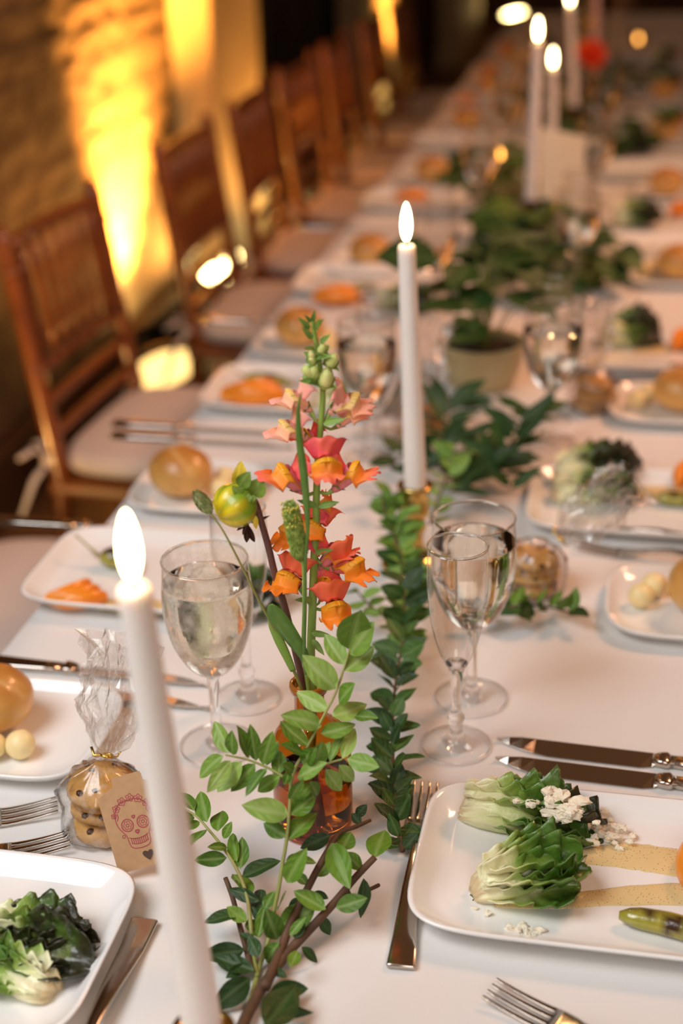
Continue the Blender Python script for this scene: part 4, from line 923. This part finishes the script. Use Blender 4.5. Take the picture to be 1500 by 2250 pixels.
M_blade = mat('blade_green', (.11, .22, .035), .4, noise_=(90, (.07, .15, .02), .3, .7), coat=.2)
blade('grass_blade', 'long narrow dark green grass blade crossing the snapdragon', ((722, 495), (700, 600), (706, 780), (728, 950), (748, 1150), (756, 1330), (745, 1480), (738, 1800), (734, 2120)), (.0002, .0011, .0021, .0026, .0022, .0012, .001, .001, .001), M_blade, -.026)
blade('broad_leaf', 'broad dark green leaf leaning out of the amber bottle', ((530, 1778), (570, 1850), (650, 1960), (735, 2090), (760, 2200)), (.0016, .0058, .0062, .0050, .0030, .0022), M_blade, -.020)

# ================================================================ greenery lying along the table
cam_up = (-FW*.75 + V((0, 0, .6))).normalized()
def spray(label, stems, leaves, name='leafy_branch', loc=None, m=M_twig):
    """stems: ((points with heights), radii, material); leaves: kind, base, tip, ... in photo positions with the ground distance g"""
    t = thing(name, label, 'greenery', loc, 0, None)
    for pts, r, mm in stems: stem(t, 'stem', pts, r, mm)
    for kind, a, b_, wd in leaves: put_leaf(t, kind, a, b_, cam_up + V((lr.uniform(-.35, .35), lr.uniform(-.35, .35), lr.uniform(-.2, .3))), wd)
    return t
def gA(y): return lerp(gv-.045, .700, min(1, max(0, (y-285)/(2000-285))))     # main stem leans from the bottle mouth down to the cloth
def A(x, y, dg=0): 
    p = G(*c4(x, y), gA(y)+dg); q = W(*c4(x, y), .004)
    return p if p.z > TZ+.004 else q
def lv(kind, s): return [(kind, A(*q[:2]), A(*q[2:4], dg=(-.010 if lr.random() < .5 else .006)), q[4] if len(q) > 4 else 1.0) for q in s]
la = lv('l', [(872, 325, 985, 165, 1.0), (845, 415, 1000, 290, .95), (845, 380, 745, 215, 1.0), (800, 505, 645, 340, 1.05), (760, 615, 590, 520, .95), (780, 650, 960, 595, 1.05), (725, 700, 525, 635, .9), (720, 742, 900, 700, 1.0), (835, 870, 900, 700, .8), (770, 885, 832, 725, .75), (860, 870, 1032, 915, .85),
              (550, 1165, 332, 1105, 1.0), (600, 970, 740, 885, .9), (245, 840, 160, 672, .95), (215, 855, 62, 960, .9), (252, 880, 135, 1040, .8), (310, 885, 188, 1042, .85), (745, 925, 842, 1048, .95), (815, 903, 905, 1000, 1.0), (700, 890, 772, 785, .8)])
la += lv('g', [(868, 300, 925, 80, 1.0), (815, 580, 885, 475, 1.3), (655, 805, 505, 680, .95), (640, 850, 520, 785, 1.05), (625, 893, 688, 820, 1.3), (265, 850, 252, 732, .9), (345, 865, 300, 700, .75), (385, 880, 360, 700, .65), (420, 900, 470, 738, .8), (440, 905, 495, 770, .8), (500, 950, 510, 830, 1.1), (380, 895, 258, 1038, .8), (440, 925, 320, 1038, .8), (510, 960, 382, 1042, .95),
               (555, 940, 530, 1012, .7), (560, 1085, 628, 985, .8), (600, 1080, 685, 985, .9), (560, 1160, 695, 1065, 1.1), (550, 1295, 688, 1130, 1.0), (545, 1275, 412, 1200, 1.0), (690, 930, 725, 770, .9), (900, 650, 1002, 640, 1.0), (700, 1060, 690, 1000, 1.2), (575, 940, 545, 900, 1.2),
               (540, 1400, 702, 1395, 1.05), (545, 1515, 635, 1345, .95), (505, 1740, 690, 1650, 1.15), (495, 1810, 445, 1660, 1.0), (395, 1795, 432, 1615, .6), (430, 1660, 480, 1550, 1.0), (440, 1930, 495, 1830, 1.3), (500, 1640, 545, 1570, 1.2)])
pm = [A(880, 270), A(845, 390), A(800, 525), (A(740, 640)), A(690, 735), A(640, 830), A(592, 910), A(566, 1000), A(560, 1100), A(545, 1280), A(525, 1400), A(505, 1530), A(480, 1650), A(455, 1790), A(400, 1960), W(*c4(365, 2090), .006), W(*c4(325, 2210), .006), W(*c4(300, 2330), .006)]
spray('long pale green leafy spray arching up in front of the amber bottle', [
    (pm, (.0007, .0017), M_gstem),
    ([A(566, 1000), A(510, 952), A(430, 910), A(340, 875), A(225, 850)], (.0011, .0006), M_gstem), ([A(610, 985), A(700, 920), A(770, 890), A(835, 872)], (.001, .0006), M_gstem)], la, loc=W(*c4(400, 1960), 0))
# left sprig, low over the cloth
def B(x, y, h=.022): return W(*c4(x, y), h)
def hB(y): return lerp(.052, .006, min(1, max(0, (y-1100)/800)))
lb = [(k, B(a, b_, hB(b_)), B(c_, d_, max(.004, hB(b_)+lr.uniform(-.006, .012))), w_) for k, a, b_, c_, d_, w_ in (
    ('g', 62, 1140, -20, 1020, .9), ('g', 130, 1200, 85, 1030, .95), ('g', 185, 1248, 205, 1125, 1.0), ('g', 215, 1285, 255, 1200, .9), ('g', 60, 1170, -20, 1175, .8), ('g', 92, 1200, 0, 1232, .8), ('g', 122, 1240, 42, 1305, .9), ('g', 232, 1385, 62, 1395, .85), ('g', 232, 1335, 150, 1318, .8),
    ('g', 287, 1405, 248, 1245, .7), ('g', 305, 1445, 318, 1285, .75), ('d', 312, 1485, 505, 1385, .95), ('g', 350, 1590, 278, 1425, .8), ('d', 300, 1680, 118, 1695, .9), ('y', 335, 1715, 230, 1640, 1.0), ('d', 400, 1610, 235, 1545, .7), ('d', 430, 1660, 360, 1555, 1.1), ('g', 405, 1800, 345, 1680, 1.1))]
spray('small leafy sprig reaching to the left beside the near candle', [([B(-10, 1125, hB(1125)), B(70, 1165, hB(1165)), B(130, 1230, hB(1230)), B(200, 1315, hB(1315)), B(262, 1405, hB(1405)), B(305, 1490, hB(1490)), B(340, 1600, hB(1600)), B(358, 1750, hB(1750)), B(368, 1880, .006), B(390, 2000, .006)], (.0007, .0016), M_gstem),
       ([B(225, 1490, .02), B(262, 1590, .014), B(295, 1720, .010), B(330, 1850, .008), B(360, 1960, .006)], (.0016, .0020), M_twig)], lb, loc=W(*c4(368, 1880), 0))
# dark leaves at the foot and the thick brown stems
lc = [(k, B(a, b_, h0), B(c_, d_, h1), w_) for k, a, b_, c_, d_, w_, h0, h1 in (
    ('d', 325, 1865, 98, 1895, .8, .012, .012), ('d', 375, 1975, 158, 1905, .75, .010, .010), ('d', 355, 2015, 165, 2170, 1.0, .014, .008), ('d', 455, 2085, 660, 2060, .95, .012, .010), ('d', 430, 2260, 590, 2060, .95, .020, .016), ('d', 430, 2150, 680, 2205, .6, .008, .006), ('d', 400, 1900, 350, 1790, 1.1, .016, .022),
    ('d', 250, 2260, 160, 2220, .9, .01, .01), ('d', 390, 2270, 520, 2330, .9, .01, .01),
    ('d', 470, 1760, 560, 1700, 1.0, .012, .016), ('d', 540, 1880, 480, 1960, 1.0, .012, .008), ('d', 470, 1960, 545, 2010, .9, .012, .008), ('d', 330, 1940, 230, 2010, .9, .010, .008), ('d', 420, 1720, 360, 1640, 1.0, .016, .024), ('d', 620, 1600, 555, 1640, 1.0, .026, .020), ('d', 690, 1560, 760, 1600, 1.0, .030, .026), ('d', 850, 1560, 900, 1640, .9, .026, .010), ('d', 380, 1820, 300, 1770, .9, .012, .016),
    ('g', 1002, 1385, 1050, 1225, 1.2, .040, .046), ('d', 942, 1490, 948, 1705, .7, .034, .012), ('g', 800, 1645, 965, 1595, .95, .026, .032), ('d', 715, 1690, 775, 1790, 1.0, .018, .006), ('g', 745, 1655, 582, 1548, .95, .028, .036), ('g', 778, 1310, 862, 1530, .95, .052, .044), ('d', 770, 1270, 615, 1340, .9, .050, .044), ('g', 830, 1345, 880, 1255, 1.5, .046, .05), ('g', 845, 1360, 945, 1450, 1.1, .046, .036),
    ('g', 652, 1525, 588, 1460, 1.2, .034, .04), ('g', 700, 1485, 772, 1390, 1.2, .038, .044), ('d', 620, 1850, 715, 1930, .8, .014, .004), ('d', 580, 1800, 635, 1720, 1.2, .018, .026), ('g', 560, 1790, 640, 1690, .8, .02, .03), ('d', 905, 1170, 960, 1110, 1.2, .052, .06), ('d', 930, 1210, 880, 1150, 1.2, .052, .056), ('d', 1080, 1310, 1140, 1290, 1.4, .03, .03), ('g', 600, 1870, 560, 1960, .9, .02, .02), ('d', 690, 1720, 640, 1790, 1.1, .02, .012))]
spray('thick brown woody branch with dark leaves lying across the cloth at the bottom', [
    ([B(1003, 1383, .042), B(900, 1490, .034), B(800, 1610, .026), B(700, 1720, .020), B(560, 1870, .012), B(430, 2040, .008), B(340, 2200, .006), B(290, 2330, .006)], (.0022, .0040), M_twig),
    ([B(980, 1190, .05), B(900, 1225, .052), B(820, 1255, .052), B(760, 1345, .048), B(660, 1530, .034), B(560, 1740, .020), B(500, 1900, .012), B(430, 2060, .010)], (.0011, .0036), M_twig), ([B(930, 1570, .02), B(980, 1548, .016), B(1022, 1528, .012)], (.0012, .0014), M_twig)], lc, loc=W(*c4(430, 2040), 0))

# long runner vine behind the bottle: leaves in pairs along it
def vine(label, pts, n, L, kinds, hgt=.02, wd=1.0, name='leafy_vine', spread=1.0, seed=1, r=(.0008, .0020)):
    rr = random.Random(seed); P = smooth_path([W(u, v, h) for u, v, h in pts], 8); t = thing(name, label, 'greenery', P[-1].copy())
    stem(t, 'stem', P[::3]+[P[-1]], r, M_twig, 8)
    for i in range(n):
        f = (i+.5)/n*(len(P)-1); k = min(len(P)-2, int(f)); p = P[k].lerp(P[k+1], f-k); d = (P[k]-P[k+1]).normalized(); s = d.cross(V((0, 0, 1))).normalized()
        sd_ = 1 if i % 2 else -1; ln = L*rr.uniform(.75, 1.15)*(1-.25*f/len(P))
        dr = (s*sd_*spread*rr.uniform(.35, 1.1) + d*rr.uniform(-.35, .75) + V((0, 0, rr.uniform(-.05, .9)))).normalized(); q = p + dr*ln
        if q.z < TZ+.004: q.z = TZ+.004
        put_leaf(t, rr.choice(kinds), p, q, V((0, 0, 1))+V((rr.uniform(-.8, .8), rr.uniform(-1.0, .4), 0)), wd)
    return t
vine('dark leafy runner vine on the cloth between the amber bottle and the right glasses', [(872, 1170, .05), (888, 1300, .045), (885, 1400, .035), (872, 1480, .03), (862, 1570, .028), (862, 1650, .024), (864, 1720, .018), (870, 1790, .012), (884, 1870, .006)], 62, .027, 'bdbd', seed=3, wd=1.12)
vine('brighter green leafy vine around the middle candlestick', [(862, 1095, .07), (868, 1150, .06), (880, 1215, .05), (905, 1280, .04), (895, 1360, .03), (880, 1430, .022)], 60, .027, 'yyg', seed=5)
vine('leafy twig rising left of the middle candlestick', [(838, 1085, .085), (848, 1130, .07), (868, 1190, .055), (876, 1260, .04)], 9, .020, 'g', seed=6)
vine('small dark sprig left of the bright vine, over the cloth', [(785, 1300, .03), (812, 1330, .03), (840, 1350, .03), (872, 1375, .03)], 10, .022, 'gy', seed=8)
vine('leafy sprig under the wrapped cookies at right of the two glasses', [(1265, 1350, .012), (1210, 1335, .016), (1150, 1330, .02), (1095, 1345, .016), (1040, 1370, .012)], 18, .028, 'gbd', seed=9)
vine('leafy sprig behind the middle candle, light green', [(1000, 985, .05), (985, 1040, .05), (965, 1090, .04), (945, 1150, .03)], 16, .03, 'y', seed=10)
vine('dark leafy branch on the cloth below the flowerpot', [(1165, 905, .05), (1130, 960, .045), (1090, 1010, .04), (1040, 1050, .03), (990, 1080, .02)], 30, .056, 'd', seed=12, wd=.62)
vine('dark leafy branch between the flowerpot and middle candle', [(985, 870, .06), (980, 930, .05), (960, 990, .04), (930, 1040, .03)], 26, .050, 'd', seed=13, wd=.62)
vine('dark sprig to the right of the middle candle, lower', [(1125, 1075, .03), (1080, 1030, .03), (1040, 990, .03), (1000, 960, .02)], 20, .050, 'd', seed=14, wd=.6)
vine('dark leaves left of the middle candlestick behind the flower spike', [(860, 1030, .05), (880, 1000, .04), (905, 980, .03), (930, 970, .02)], 8, .032, 'd', seed=15)

# ================================================================ the potted plant and the greenery beyond
M_pot = mat('ochre_ceramic', (.55, .45, .24), .45, noise_=(14, (.42, .33, .15), .3, .7)); M_soil = mat('dark_soil', (.035, .018, .010), .95, bump=(200, 1, .01))
pp = W(1056, 845); t = thing('flowerpot', 'low round ochre flowerpot with dark soil behind the middle candle', 'flowerpot', (pp.x, pp.y, TZ+.0008))
b = MB(); b.lathe([(0, 0), (.040, 0), (.044, .004), (.051, .028), (.055, .052), (.057, .060), (.0545, .0615), (.051, .056), (.050, .048)], 48); b.obj('pot', M_pot, t)
b = MB(); b.lathe([(0, .054), (.02, .055), (.04, .052), (.052, .048)], 32); b.obj('soil', M_soil, t)
def plant(label, c, n, hgt, spread, L, kinds, seed, name='leafy_plant', z0=.052):
    rr = random.Random(seed); t = thing(name, label, 'plant', (c[0], c[1], TZ+z0))
    for i in range(n):
        a = rr.uniform(0, 6.28); sp = spread*rr.uniform(.25, 1); top = V((math.cos(a)*sp, math.sin(a)*sp, hgt*rr.uniform(.25, 1)))
        b = MB(); b.tube([(rr.uniform(-.012, .012), rr.uniform(-.012, .012), -.004), top*.5+V((0, 0, .012)), top], [.0014, .0012, .0009], 6); b.obj('stalk', M_gstem, t)
        d = V((math.cos(a+rr.uniform(-.6, .6)), math.sin(a+rr.uniform(-.6, .6)), rr.uniform(-.5, .25))).normalized()
        q0 = V(t.location)+top; q1 = q0+d*L*rr.uniform(.75, 1.15); q1.z = max(q1.z, TZ+.006)
        put_leaf(t, rr.choice(kinds), q0, q1, V((0, 0, 1))-FH*.3, 1.5)
    return t
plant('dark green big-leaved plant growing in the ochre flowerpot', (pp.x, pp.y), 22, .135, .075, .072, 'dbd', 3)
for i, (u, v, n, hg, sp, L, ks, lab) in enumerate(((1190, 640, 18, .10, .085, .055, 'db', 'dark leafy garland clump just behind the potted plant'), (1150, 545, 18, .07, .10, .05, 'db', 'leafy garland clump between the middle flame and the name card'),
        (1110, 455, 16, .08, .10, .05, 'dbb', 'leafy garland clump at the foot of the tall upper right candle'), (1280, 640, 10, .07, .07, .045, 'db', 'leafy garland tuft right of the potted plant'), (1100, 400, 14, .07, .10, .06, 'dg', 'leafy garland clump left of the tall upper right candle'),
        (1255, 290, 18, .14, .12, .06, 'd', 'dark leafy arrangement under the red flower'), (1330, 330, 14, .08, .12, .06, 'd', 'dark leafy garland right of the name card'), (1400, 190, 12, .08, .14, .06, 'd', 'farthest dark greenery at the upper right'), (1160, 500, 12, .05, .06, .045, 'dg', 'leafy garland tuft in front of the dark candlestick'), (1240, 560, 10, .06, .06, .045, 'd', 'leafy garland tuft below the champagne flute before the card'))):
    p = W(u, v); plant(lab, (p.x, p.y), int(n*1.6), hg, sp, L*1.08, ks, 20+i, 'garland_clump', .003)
p = W(925, 800, .06); 
# red flower in a dark bottle far down the table
p = W(1290, 265); t = thing('dark_bottle', 'dark bottle under the red orange flower far down the table', 'bottle', (p.x, p.y, TZ+.0008)); 
b = MB(); b.lathe(VP, 28); b.obj('body', mat('dark_amber_glass', (.05, .02, .008), .1, coat=.5), t)
fp = G(1298, 122, gd(p)); t = thing('red_dahlia', 'round red orange dahlia far down the table, right of the candles', 'flower', fp)
b = MB(); b.tube([(0, 0, -.01), ((p.x-fp.x)*.5, (p.y-fp.y)*.5, (TZ+.1-fp.z)*.6), (p.x-fp.x, p.y-fp.y, TZ+.02-fp.z)], .003, 8); b.obj('stem', M_fstem, t)
M_red = mat('red_orange_petal', (.95, .10, .02), .6, noise_=(40, (.9, .06, .012), .3, .7)); RP = leaf_shape('petal', (M_red,), .42, .25, -.2, 0, .55, 2, 4)[0]
ax = (toC*.8+V((0, 0, .55))).normalized(); T = frame((0, 0, 0), ax.orthogonal(), ax)
for ring_, n, el, L in ((0, 16, .12, .042), (1, 14, .45, .036), (2, 11, .85, .028), (3, 7, 1.2, .018)):
    for k in range(n):
        a = 2*math.pi*k/n+ring_*.2; d = V((math.cos(a)*math.cos(el), math.sin(a)*math.cos(el), math.sin(el))); link('petal', RP, t, T @ frame((0, 0, ring_*.002), d, V((-math.cos(a)*math.sin(el), -math.sin(a)*math.sin(el), math.cos(el)))) @ M.Diagonal((L*1.2, L, L, 1)))
b = MB(); b.ball((0, 0, 0), (.008, .008, .008), seg=10, rings=6); b.obj('centre', M_red, t)
# the table card on a little stand
p = W(1233, 482, .012); g = gd(p); a0, a1, a2, a3 = G(1184, 480, g), G(1282, 480, g), G(1286, 300, g), G(1188, 280, g)
n_ = (a1-a0).cross(a3-a0).normalized(); t = thing('table_card', 'upright blank cream card standing between the candles at upper right', 'card', (p.x, p.y, TZ+.0008))
b = MB(); q = [a0, a1, a2, a3]; b.loft([[x-n_*.0006 for x in q], [x+n_*.0006 for x in q]]); b.obj('card', mat('cream_card', (.86, .76, .60), .8), t, smooth=False, off=t.location)
b = MB(); b.lathe([(0, 0), (.02, 0), (.021, .004), (.006, .010), (.004, .016), (0, .017)], 20); b.obj('stand', M_dbrass, t)
# ================================================================ cookie favours wrapped in clear film
M_film = thin_glass('clear_film', (.97, .96, .95), 1.7, .12, haze=(95, .42, (.95, .92, .89), .50, .70))
M_cookie = mat('cookie_dough', (.62, .35, .10), .6, noise_=(90, (.45, .22, .05), .3, .7), bump=(140, .5, .003))
M_choc = mat('chocolate_chip', (.06, .022, .010), .4)
M_gold = mat('gold_tie', (.85, .60, .12), .25, metal=1)
M_kraft = mat('kraft_tag', (.56, .34, .18), .85, noise_=(160, (.50, .30, .155), .3, .7))
M_ink = mat('red_stamp_ink', (.42, .07, .09), .8)
def film(b, prof, seed, seg=56, amp=.16, T=None):   # crinkled film of revolution
    vs = []; n = len(prof)
    for k in range(seg):
        a = 2*math.pi*k/seg
        for i, (r, z, am) in enumerate(prof):
            e = 1 + am*(noise.noise(V((math.cos(a)*3.2+seed, math.sin(a)*3.2, z*65))) + .6*noise.noise(V((math.cos(a)*11+seed, math.sin(a)*11, z*260+4))))
            q = V((r*e*math.cos(a), r*e*math.sin(a), z + .004*am*noise.noise(V((a*2, z*80, seed))))); vs.append(T @ q if T else q)
    fs_ = [(k*n+i, ((k+1) % seg)*n+i, ((k+1) % seg)*n+i+1, k*n+i+1) for k in range(seg) for i in range(n-1)]
    b.add(vs, fs_)
def favour(label, loc, rz, seed, lean=(0, 0), s=1.0):
    t = thing('cookie_favour', label, 'favour', loc, rz, 'wrapped cookie favours'); rr = random.Random(seed)
    T = M.Scale(s, 4)
    # a small stack of chip cookies
    for i in range(4):
        b = MB(); k = rr.uniform(0, 90); b.lathe([(0, -.005), (.020, -.005), (.0245, -.001), (.0235, .003), (.015, .0058), (0, .0065)], 26, mi=0); 
        for j, v in enumerate(b.v): b.v[j] = tuple(V(v)*(1+.07*noise.noise(V(v)*90+V((k, 0, 0)))))
        TT = T @ M.Translation((rr.uniform(-.003, .003), rr.uniform(-.003, .003), .007+i*.0098)) @ Euler((rr.uniform(-.13, .13), rr.uniform(-.13, .13), k)).to_matrix().to_4x4()
        c = b.obj('cookie', M_cookie, t, mw=TT)
        for q in range(7):
            a = rr.uniform(0, 6.28); r = rr.choice((.023, .022, .012, .018)); g = MB(); g.ball((0, 0, 0), (.0032, .0026, .0022), seg=7, rings=5); g.obj('chip', M_choc, c, mw=M.Translation((r*math.cos(a), r*math.sin(a), .003 if r > .02 else .005)))
    tw = V((lean[0], lean[1], .056))*s
    b = MB(); film(b, [(.006, .0008, .05), (.026, .001, .10), (.030, .004, .14), (.0305, .02, .16), (.029, .036, .2), (.022, .046, .3), (.010, .053, .35), (.0035, .056, .2)], seed, T=T @ M.Rotation(0, 4, 'X')); b.obj('bag', M_film, t)
    d = V((lean[0]*2.2, lean[1]*2.2, .055)).normalized(); T2 = M.Translation(tw) @ frame((0, 0, 0), d.orthogonal(), d) @ M.Scale(s, 4)
    b = MB(); film(b, [(.0035, 0, .2), (.007, .004, .4), (.012, .009, .5), (.017, .016, .5), (.020, .023, .5), (.023, .031, .5), (.0235, .039, .5), (.024, .047, .5), (.0225, .055, .55), (.021, .063, .6), (.0215, .071, .6), (.023, .079, .65), (.025, .086, .7)], seed+3, T=T2); b.obj('ruffle', M_film, t, smooth=False)
    b = MB(); b.lathe([(.0042+.0010*math.cos(a), .0010*math.sin(a)) for a in [2*math.pi*k/7 for k in range(8)]], 18, T2)
    b.tube([T2 @ V(q) for q in ((.004, 0, 0), (.010, .003, .002), (.016, .001, .007))], .0012, 6, flat=.4); b.tube([T2 @ V(q) for q in ((-.003, -.003, 0), (-.008, -.006, -.002), (-.012, -.007, .003))], .0012, 6, flat=.4)
    b.obj('tie', M_gold, t); return t
# the nearest favour at left, with a stamped kraft tag hanging on it
pf = W(232, 1818); f0 = favour('clear bag of chip cookies with gold tie and kraft tag at left', (pf.x, pf.y, TZ+.0008), R(0), 2, (.003, .010))
# the tag: a shield of kraft paper, placed by its own corners, stamped with a flowered smiling skull
gt = gd(W(275, 1915, .004)); q0 = G(280, 1916, gt-.004); q1 = G(231, 1746, gt+.016)
ey = (q1-q0).normalized(); ex = ey.cross(-FW); ex.normalize(); ez = ex.cross(ey)
tg = thing('kraft_tag', 'kraft paper gift tag stamped with a dark red flowered skull', 'tag', q0.copy()); TT = M(((ex.x, ey.x, ez.x, 0), (ex.y, ey.y, ez.y, 0), (ex.z, ey.z, ez.z, 0), (0, 0, 0, 1)))
TH_, TW_ = .066, .040
out = [(-.006, 0), (TW_-.006, 0)] + [(TW_-.006, TH_-.012), (TW_-.0085, TH_-.0075), (TW_-.012, TH_-.0065), (TW_-.013, TH_), (.007, TH_), (.006, TH_-.0065), (.0025, TH_-.0075), (0-.006+.0, TH_-.012)]
b = MB(); b.loft([[V((x, y, -.0003)) for x, y in out], [V((x, y, .0003)) for x, y in out]]); b.obj('card', M_kraft, tg, smooth=False, mw=TT)
ink = MB()
def line(pts, w_=.00030, closed=False):
    pts = [V((x, y, .00042)) for x, y in pts]; N = len(pts); vs = []; fs_ = []
    for i, p in enumerate(pts):
        a = pts[(i-1) % N] if closed or i else p; c = pts[(i+1) % N] if closed or i < N-1 else p
        d = (c-a).normalized(); n_ = V((-d.y, d.x, 0)); vs += [p+n_*w_, p-n_*w_]
    for i in range(N if closed else N-1): j = (i+1) % N; fs_.append((2*i, 2*i+1, 2*j+1, 2*j))
    ink.add(vs, fs_)
def circ(x, y, rx, ry=None, w_=.00028, n=20, k=0, m=0): line([(x+(rx*(1+k*math.cos(m*a)))*math.cos(a), y+((ry or rx)*(1+k*math.cos(m*a)))*math.sin(a)) for a in [2*math.pi*i/n for i in range(n)]], w_, True)
SX, SY = .0145, .032
sk = [(0, .0165), (.006, .016), (.0105, .012), (.0125, .006), (.012, .000), (.010, -.004), (.0085, -.0065), (.0078, -.0085), (.0072, -.0145), (.005, -.0172), (0, -.018)]
sk = [(p.x, p.y) for p in smooth_path([(x, y, 0) for x, y in sk], 3)]; line([(SX+x, SY+y) for x, y in sk] + [(SX-x, SY+y) for x, y in sk[::-1]], .00032, True)
for s in (-1, 1):
    circ(SX+s*.0055, SY-.0005, .0040, .0043, .0004); circ(SX+s*.0055, SY-.0005, .0026, .0028, .00025, 30, .16, 6); circ(SX+s*.0055, SY-.0005, .0010, .0011)
    circ(SX+s*.0100, SY-.0075, .0010); line([(SX+s*.0115, SY+.004), (SX+s*.0100, SY+.007), (SX+s*.0105, SY+.0095)])
def heart(x, y, r): line([(x+r*.9*math.sin(a)**3, y+r*(.8*math.cos(a)-.3*math.cos(2*a)-.12*math.cos(3*a))) for a in [2*math.pi*i/16 for i in range(16)]], r*.35, True)
heart(SX, SY-.0062, .0014); heart(SX, SY+.0045, .0012)
line([(SX-.0068, SY-.0092), (SX-.004, SY-.0105), (SX, SY-.0110), (SX+.004, SY-.0105), (SX+.0068, SY-.0092)]); line([(SX-.0060, SY-.0135), (SX-.003, SY-.0146), (SX, SY-.0149), (SX+.003, SY-.0146), (SX+.0060, SY-.0135)])
for k in range(-4, 5): x = k*.0014; line([(SX+x, SY-.0093-.0016*(1-abs(k)/5)), (SX+x, SY-.0134-.0014*(1-abs(k)/5))])
for x, y, r in ((-.010, .0125, .0030), (-.005, .0165, .0034), (.001, .0180, .0032), (.0065, .0160, .0034), (.0108, .0118, .0028), (-.0128, .0080, .0022), (.0130, .0074, .0022)):
    circ(SX+x, SY+y, r*.75, None, .00028, 30, .20, 5); circ(SX+x, SY+y, r*.28)
ink.obj('skull_stamp', M_ink, tg, smooth=False, mw=TT)
b = MB(); hx, hy = SX+.003, .0085; b.loft([[V((hx+.0042*.9*math.sin(a)**3*1.0, hy+.0042*(.8*math.cos(a)-.3*math.cos(2*a)-.12*math.cos(3*a)), z)) for a in [2*math.pi*i/20 for i in range(20)]] for z in (.0003, .0009)])
b.obj('heart', mat('dark_heart', (.09, .05, .035), .6), tg, smooth=False, mw=TT)
# two more favours on the right
p = W(1170, 1300); favour('clear bag of cookies lying behind the right glasses by the forks', (p.x, p.y, TZ+.0008), R(-20), 7, (.022, .010))
p = W(1300, 900); favour('clear bag of golden cookies above the second right bread plate', (p.x, p.y, TZ+.0008), R(60), 11, (.004, .004))
p = W(830, 985); favour('clear bag of cookies beside the second left glasses behind the flowers', (p.x+.045, p.y+.03, TZ+.0008), R(10), 15, (.004, .01))
